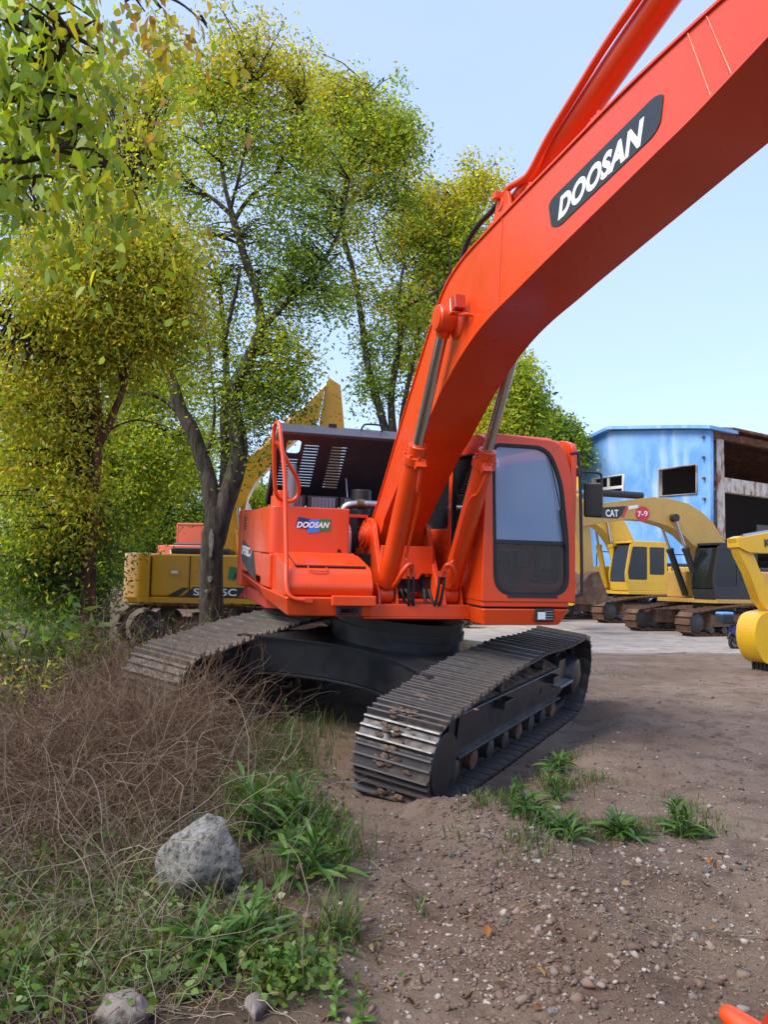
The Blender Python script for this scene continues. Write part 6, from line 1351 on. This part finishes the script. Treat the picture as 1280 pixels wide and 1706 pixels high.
def weed(name, label, px, py, hgt, n, ll, kind='lance', spread=1.0):
    p = gpt(px, py); root = empty(name, p); tag(root, label, 'weed', 'weeds standing one by one')
    ns = 1 if hgt > .45 else (4 if n > 25 else 2); mb = MB(); st = []
    for k in range(ns):
        q = Vector((random.gauss(0, .045), random.gauss(0, .045), 0)) * (ns > 1); h = hgt * random.uniform(.65, 1.15)
        lean = Vector((random.gauss(0, .28), random.gauss(0, .28), 0)) * h; g_ = float(height(p.x + q.x, p.y + q.y)) - p.z
        P = [q + Vector((0, 0, g_ - .02)), q + lean * .4 + Vector((0, 0, g_ + h * .5)), q + lean + Vector((0, 0, g_ + h))]; st.append((P, h)); mb = MB(); mb.tube(P, [.005, .004, .002], 6); mb.build('stem', 'leaf_stem', root)
    nn_ = int(n * 1.6)
    for i in range(nn_):
        P, h = st[i % ns]; t_ = (i // ns + random.random()) / max(1, nn_ / ns); t_ = min(t_, 1)
        o = bpy.data.objects.new('leaf', random.choice(LV if kind == 'lance' else LB)); COL.objects.link(o); o.parent = root
        o.location = P[0].lerp(P[1], t_ * 2) if t_ < .5 else P[1].lerp(P[2], t_ * 2 - 1)
        o.location.z = max(o.location.z, P[0].z + .03)
        s = ll * (.85 - .42 * t_) * random.uniform(.45, 1.15); o.scale = (s, s * random.uniform(.7, 1.3), s)
        o.rotation_euler = (random.uniform(-.6, .6), -(.1 + .8 * t_) * random.uniform(.3, 1.3) * spread, i * 2.4 + random.uniform(-.9, .9))
    return root
plain('leaf_stem', (.10, .16, .04), .6)
W = 'weed_plant'
weed(W, 'tall pale-stemmed weed standing alone beside the dry thicket', 488, 1245, .50, 34, .14)
weed(W, 'broad clump of long green leaves right behind the boulder', 432, 1400, .32, 48, .40)
weed(W, 'leafy weed clump right of the boulder, upper of the pair', 470, 1385, .32, 46, .38)
weed(W, 'dark green leafy weed hanging over beside the flat stone', 492, 1470, .28, 46, .38)
weed(W, 'weed with long leaves just below the boulder', 412, 1590, .20, 40, .30)
weed(W, 'large bright leafy weed below the boulder tip', 360, 1625, .22, 40, .34)
weed(W, 'small weed rosette on the soil edge under the leafy clumps', 562, 1585, .06, 14, .13)
weed(W, 'small upright weed left of the soil-edge rosette', 518, 1580, .10, 12, .12)
weed(W, 'nettle-like pale weed at the bottom beside the stone', 480, 1650, .16, 22, .08, 'broad')
weed(W, 'pale broad-leaved weed at the lower edge in the middle', 545, 1690, .12, 20, .08, 'broad')
weed(W, 'broad-leaved weed in the bottom left corner', 40, 1690, .20, 22, .09, 'broad')
weed(W, 'broad-leaved weed in front of the lower left stone', 330, 1665, .14, 20, .08, 'broad')
weed(W, 'weed growing between dead grass left of the boulder', 225, 1480, .14, 16, .12)
weed(W, 'light green weed at the left edge below the thicket', 75, 1330, .22, 18, .16)
weed(W, 'low weed rosette nearest the track on the bare soil', 935, 1285, .10, 44, .27)
weed(W, 'green weed left in the middle soil patch', 872, 1362, .17, 54, .27)
weed(W, 'yellowish upright weed in the middle soil patch', 925, 1330, .20, 44, .2)
weed(W, 'flat weed rosette below the middle soil patch', 935, 1392, .08, 40, .26)
weed(W, 'wide weed rosette right of the middle soil patch', 1030, 1392, .09, 48, .28)
weed(W, 'upright weed farthest right on the bare soil', 1142, 1395, .19, 46, .26)
weed(W, 'weed leaning out of the grass above the grey stone', 430, 1300, .28, 26, .2)
weed(W, 'green weed clump at the far side of the grey stone', 400, 1345, .26, 28, .24)
weed(W, 'leafy weed at the soil edge level with the boulder top', 528, 1400, .16, 22, .18)
weed(W, 'weed clump with upright leaves under the dry thicket edge', 350, 1270, .24, 24, .2)
weed(W, 'small weed by the track front end', 800, 1345, .06, 12, .07)
# shrub with long glossy leaves at the left
def shrub(name, label, px, py, depth, hgt, wid, n, ll, mix):
    p = at_depth(px, py, depth); p.z = float(height(p.x, p.y)); root = empty(name, p); tag(root, label, 'shrub')
    mb = MB(); tips = []
    for k in range(16):
        a = random.uniform(0, 6.28); r_ = wid * random.uniform(.2, 1); e = Vector((math.cos(a) * r_, math.sin(a) * r_ * .7, hgt * random.uniform(.5, 1.05)))
        P = smooth_path([Vector((math.cos(a) * .05, math.sin(a) * .05, -.02)), e * .5 + Vector((random.gauss(0, .06), random.gauss(0, .06), .1)), e], 4); mb.tube(P, [.013 - .009 * i / (len(P) - 1) for i in range(len(P))], 5)
        tips += [np.array(P[-1 - j]) for j in range(0, 7, 2)]
    mb.build('branches', 'twig', root)
    C = np.array(tips)[rng.integers(0, len(tips), n)] + rng.normal(0, .10, (n, 3)); C = C[C[:, 2] > .05]
    leaves('foliage', C, ll, ll * .27, pick_cols(len(C), mix), 'leaf', root, droop=.1, curl=.3); return root
shrub('laurel_shrub', 'dark shrub with long leathery leaves at the left edge', 50, 1000, 8.2, 1.05, .70, 620, .17, dict(deep=4, cool=2, green=1))
shrub('laurel_shrub', 'dark green shrub between the left edge and the reddish trunk', 118, 1000, 8.8, .85, .5, 420, .15, dict(deep=3, cool=2, green=1.5))
shrub('leafy_shrub', 'light green shoot in front of the dark shrubs', 82, 1010, 7.7, .75, .25, 90, .11, dict(lime=4, fresh=2))
shrub('leafy_shrub', 'dusky shrub right of the reddish trunk foot', 190, 1010, 9.6, .9, .55, 600, .09, dict(deep=3, green=3, cool=1))
shrub('leafy_shrub', 'low green bush at the foot of the grey tree', 325, 1035, 11.2, .95, .45, 420, .07, dict(green=4, lime=2, deep=1))
xyb = zones([(110, 1060, .9, .5, 260), (60, 1100, .8, .5, 200), (200, 1060, .8, .8, 160)])
me, _ = strands('bare_twigs', xyb, 1.2, .004, tone(len(xyb), [(.22, .19, .17), (.16, .13, .11), (.28, .25, .22)]), 'straw', up=1.4, wander=.22, grav=.03, steps=10)
stuff(me, 'bare_twigs', 'grey bare twigs below the dark shrubs at the left', 'twigs', 'straw')

# stones
def stone(name, label, verts, mat, sub=3, rough=.035, grp=None, loc=None, cat='stone'):
    bm = bmesh.new()
    for v in verts: bm.verts.new(v)
    bmesh.ops.convex_hull(bm, input=bm.verts)
    bmesh.ops.delete(bm, geom=[v for v in bm.verts if not v.link_faces], context='VERTS')
    bmesh.ops.triangulate(bm, faces=bm.faces)
    bmesh.ops.subdivide_edges(bm, edges=bm.edges, cuts=sub, use_grid_fill=True, smooth=0)
    for _ in range(1): bmesh.ops.smooth_vert(bm, verts=bm.verts, factor=.22, use_axis_x=True, use_axis_y=True, use_axis_z=True)
    bm.normal_update(); sz = max((Vector(v) - Vector(verts[0])).length for v in verts)
    for v in bm.verts:
        q = v.co / sz
        v.co += v.normal * sz * (rough * noise.noise(q * 5) + rough * .6 * noise.noise(q * 12) + rough * .35 * noise.noise(q * 27))
    me = bpy.data.meshes.new(name); bm.to_mesh(me); bm.free(); o = link(name, me, mat, None, 50)
    if loc is not None: o.location = loc
    return tag(o, label, cat, grp)
bs = gpt(320, 1500); D0 = bs.y
fr_ = [(262, 1420), (285, 1392), (348, 1354), (372, 1362), (398, 1420), (407, 1452), (398, 1466), (296, 1510), (270, 1490), (256, 1440)]
V_ = [at_depth(x, y, D0 - .02 + .0006 * abs(x - 330)) for x, y in fr_] + [at_depth(x * .8 + 66, y * .82 + 250, D0 + .34) for x, y in fr_] + [at_depth(330, 1440, D0 - .10), at_depth(310, 1470, D0 - .08), at_depth(300, 1520, D0 + .1), at_depth(390, 1490, D0 + .15)]
stone('boulder', 'big pale angular boulder lying in the weeds', [v - bs for v in V_], 'stone_grey', 5, .022, loc=bs, cat='boulder')
def blob_pts(w, d, h, n=22): return [Vector((w / 2 * x, d / 2 * y, h / 2 * z + h * .25)) for x, y, z in ((lambda q: q / np.linalg.norm(q))(rng.normal(size=3)) for _ in range(n))]
for px, py, w, d, h, mt, lb in ((205, 1700, .22, .2, .14, 'stone_warm', 'pale lumpy stone at the bottom edge left of centre'), (428, 1690, .11, .14, .10, 'stone_warm', 'small upright stone at the bottom beside pale weeds'), (428, 1330, .12, .12, .09, 'stone_grey', 'grey stone half hidden in grass behind the boulder'),
    (405, 1500, .22, .12, .06, 'stone_warm', 'flat stone under the right side of the boulder'), (330, 1372, .2, .16, .10, 'stone_grey', 'low stone in dead grass behind the boulder top'), (185, 1345, .22, .2, .12, 'stone_warm', 'dusty stone in the thicket left of the boulder'), (815, 1160, .28, .2, .08, 'stone_warm', 'flat stone at the outer side of the track')):
    stone('stone', lb, blob_pts(w, d, h), mt, 3, .03, loc=gpt(px, py))
# loose stones one can pick out, then gravel
me_st = []
for k in range(8):
    bm = bmesh.new(); bmesh.ops.create_icosphere(bm, subdivisions=1, radius=.5)
    for v in bm.verts: v.co = Vector((v.co.x * (1 + .3 * noise.noise(v.co * 2 + Vector((k * 3, 0, 0)))), v.co.y * .8 * (1 + .3 * noise.noise(v.co * 2 + Vector((0, k * 3, 0)))), v.co.z * .6)) * (1 + .25 * noise.noise(v.co * 3 + Vector((k * 7, 1, 0))))
    m_ = bpy.data.meshes.new('loose_stone'); bm.to_mesh(m_); bm.free(); m_.materials.append(MATS['stone_warm' if k % 3 else 'stone_grey']); me_st.append(m_)
for px, py, s, lb in ((862, 1288, .05, 'pale stone chip close to the track edge beyond the ridge'), (815, 1395, .05, 'pale stone on the soil ridge left of the middle weeds'), (752, 1425, .06, 'pale stone pair member in the rut below the track front'), (925, 1432, .05, 'light stone just below the flat weed rosette'),
    (1112, 1440, .06, 'pale flat stone left below the farthest right weed'), (1178, 1452, .06, 'pale flat stone right below the farthest right weed'), (1238, 1448, .05, 'stone near the right edge level with the weeds'), (1160, 1562, .05, 'rounded pale stone on the open soil at lower right'), (1155, 1662, .04, 'small grey stone just left of the red tooth'),
    (842, 1537, .045, 'pale stone in the middle of the lower soil'), (922, 1688, .05, 'whitish stone at the bottom edge in the middle'), (640, 1505, .04, 'small stone in the brown rut right of the weeds'), (1012, 1187, .07, 'stone on the soil beside the rear end of the track'), (600, 1552, .06, 'pale stone beside the soil-edge rosette')):
    p = gpt(px, py); o = bpy.data.objects.new('loose_stone', random.choice(me_st)); COL.objects.link(o)
    o.scale = (s * random.uniform(.9, 1.4), s, s); o.location = p + Vector((0, 0, s * .12)); o.rotation_euler = (random.uniform(-.4, .4), random.uniform(-.4, .4), random.uniform(0, 6.28))
    tag(o, lb, 'stone', 'loose stones on the soil')
n = 9000
pts = np.concatenate([zones([(830, 1420, .30, .7, 1700), (800, 1560, .5, .45, 1700), (1000, 1500, .7, .6, 1500), (1150, 1550, .5, .5, 1000), (650, 1560, .3, .5, 900), (1100, 1250, 1.3, 1.6, 1600), (620, 1380, .25, .5, 300), (900, 1660, .5, .2, 900), (520, 1290, .3, .6, 200), (1180, 1150, 1.4, 1.6, 500), (800, 1400, .12, .6, 700), (830, 1520, .14, .3, 500), (870, 1640, .16, .2, 400), (1050, 1620, .4, .25, 300)]), zones([(1150, 1330, .9, 1.0, 2600), (1000, 1420, .5, .5, 1300), (1150, 1440, .5, .5, 1200), (680, 1450, .3, .5, 700), (1100, 1180, 1.2, 1.4, 1500)])])
clod = (np.arange(len(pts)) >= len(pts) - 9200) & (np.arange(len(pts)) < len(pts) - 7300)
clod = clod[~on_track(pts)]; pts = pts[~on_track(pts)]; n = len(pts)
bm = bmesh.new(); bmesh.ops.create_icosphere(bm, subdivisions=1, radius=1); bv = np.array([v.co for v in bm.verts]); bf = np.array([[v.index for v in f.verts] for f in bm.faces]); bm.free()
sz = .0042 * np.exp(rng.normal(0, .62, n)); sz = np.clip(sz, .0018, .024); sz[clod] *= 1.4
an = rng.uniform(0, 6.283, n); scl = rng.uniform(.6, 1.3, (n, 3)) * np.array([1, 1, .7]); dj = 1 + .36 * rng.normal(size=(n, len(bv), 1))
Vv = bv[None] * dj * scl[:, None] * sz[:, None, None]
x = Vv[..., 0] * np.cos(an)[:, None] - Vv[..., 1] * np.sin(an)[:, None]; y = Vv[..., 0] * np.sin(an)[:, None] + Vv[..., 1] * np.cos(an)[:, None]
Vv = np.stack([x + pts[:, :1], y + pts[:, 1:], Vv[..., 2] + (height(pts[:, 0], pts[:, 1]) + sz * .2)[:, None]], -1)
cols = tone(n, [(.20, .15, .12), (.30, .26, .22), (.15, .10, .075), (.11, .075, .055), (.27, .235, .20), (.17, .12, .095), (.14, .095, .07), (.15, .10, .075), (.19, .14, .11)], .25); cols[clod] = tone(int(clod.sum()), [(.12, .075, .055), (.15, .10, .075), (.10, .065, .048)], .2)
me = np_mesh('gravel', Vv.reshape(-1, 3), (bf[None] + (np.arange(n) * len(bv))[:, None, None]).reshape(-1), 3, np.repeat(cols, len(bv), axis=0))
m, t, b = _nodes('gravel'); a = t.nodes.new('ShaderNodeAttribute'); a.attribute_name = 'Col'; t.links.new(a.outputs['Color'], b.inputs['Base Color']); b.inputs['Roughness'].default_value = .95; MATS['gravel'] = m
stuff(me, 'gravel', 'fine gravel and crumbs of soil strewn over the ground', 'gravel', 'gravel')
# fallen leaves
pts = zones([(700, 1500, .5, .7, 40), (560, 1330, .2, .6, 50), (600, 1600, .3, .3, 24), (900, 1600, .5, .4, 24), (1150, 1500, .5, .5, 22), (300, 1500, .5, .5, 110), (210, 1030, 1.5, 2.5, 500), (480, 1090, .8, 1.5, 300), (1100, 1300, 1, 1, 60), (230, 1005, 1.5, 4, 500)]); pts = pts[~on_track(pts)]
C_ = np.concatenate([pts, (height(pts[:, 0], pts[:, 1]) + .012)[:, None]], 1)
o = leaves('leaf_litter', C_, .046, .020, tone(len(C_), [(.14, .08, .045), (.20, .13, .06), (.10, .06, .04), (.26, .19, .10), (.18, .08, .04)]), 'litter', None, droop=0, curl=.5, oval=True)
tag(o, 'small withered leaves scattered over soil and verge', 'leaf litter', kind='stuff')
LF = [leaf_shape('fallen_leaf', 1, .50, a, c) for a, c in ((.35, (.30, .11, .03)), (.5, (.34, .20, .045)), (.3, (.22, .09, .04)))]
for m_ in LF: m_.materials.clear(); m_.materials.append(MATS['litter'])
for px, py, k, lb in ((592, 1648, 1, 'yellow-brown curled leaf beside the pale weeds at the bottom'), (412, 1632, 0, 'orange leaf lying among weeds below the boulder'), (812, 1568, 0, 'crumpled orange leaf on the middle of the lower soil'), (885, 1622, 1, 'bright yellow leaf on the lower soil'), (890, 1690, 2, 'dark red-brown leaf at the bottom edge in the middle'), (560, 1458, 1, 'yellow leaf on the soil edge right of the dark weed'), (1182, 1436, 0, 'orange-brown leaf beside the farthest right weed'), (690, 1412, 2, 'brown leaf in the rut in front of the track')):
    p = gpt(px, py); o = bpy.data.objects.new('fallen_leaf', LF[k]); COL.objects.link(o); s = random.uniform(.06, .08); o.scale = (s, s, s); o.location = p + Vector((0, 0, .02)); o.rotation_euler = (random.uniform(-.5, .5), random.uniform(-.4, .4), random.uniform(0, 6.28))
    tag(o, lb, 'leaf', 'single fallen leaves')
# ochre sheet lying in the brush at the left edge
p = gpt(55, 1150); SH = empty('steel_sheet', p, R(12)); tag(SH, 'ochre-yellow steel sheet half hidden in brush at the left edge', 'steel sheet')
mb = MB(); mb.hexa([(-1.1, -.02, .02), (.32, -.02, .05), (.32, .02, .05), (-1.1, .02, .02), (-1.1, .12, .34), (.30, .16, .46), (.30, .20, .46), (-1.1, .16, .34)]); mb.build('sheet', 'wood_ochre', SH, bevel=.006)
mb = MB(); mb.box((.22, .04, .30), (.16, .16, .14)); mb.build('lug', 'wood_ochre', SH, bevel=.01)
mb = MB(); mb.box((-.4, .14, .395), (1.4, .06, .03), Matrix.Rotation(R(-5), 3, 'Y')); mb.build('rim', 'wood_ochre', SH, bevel=.006)
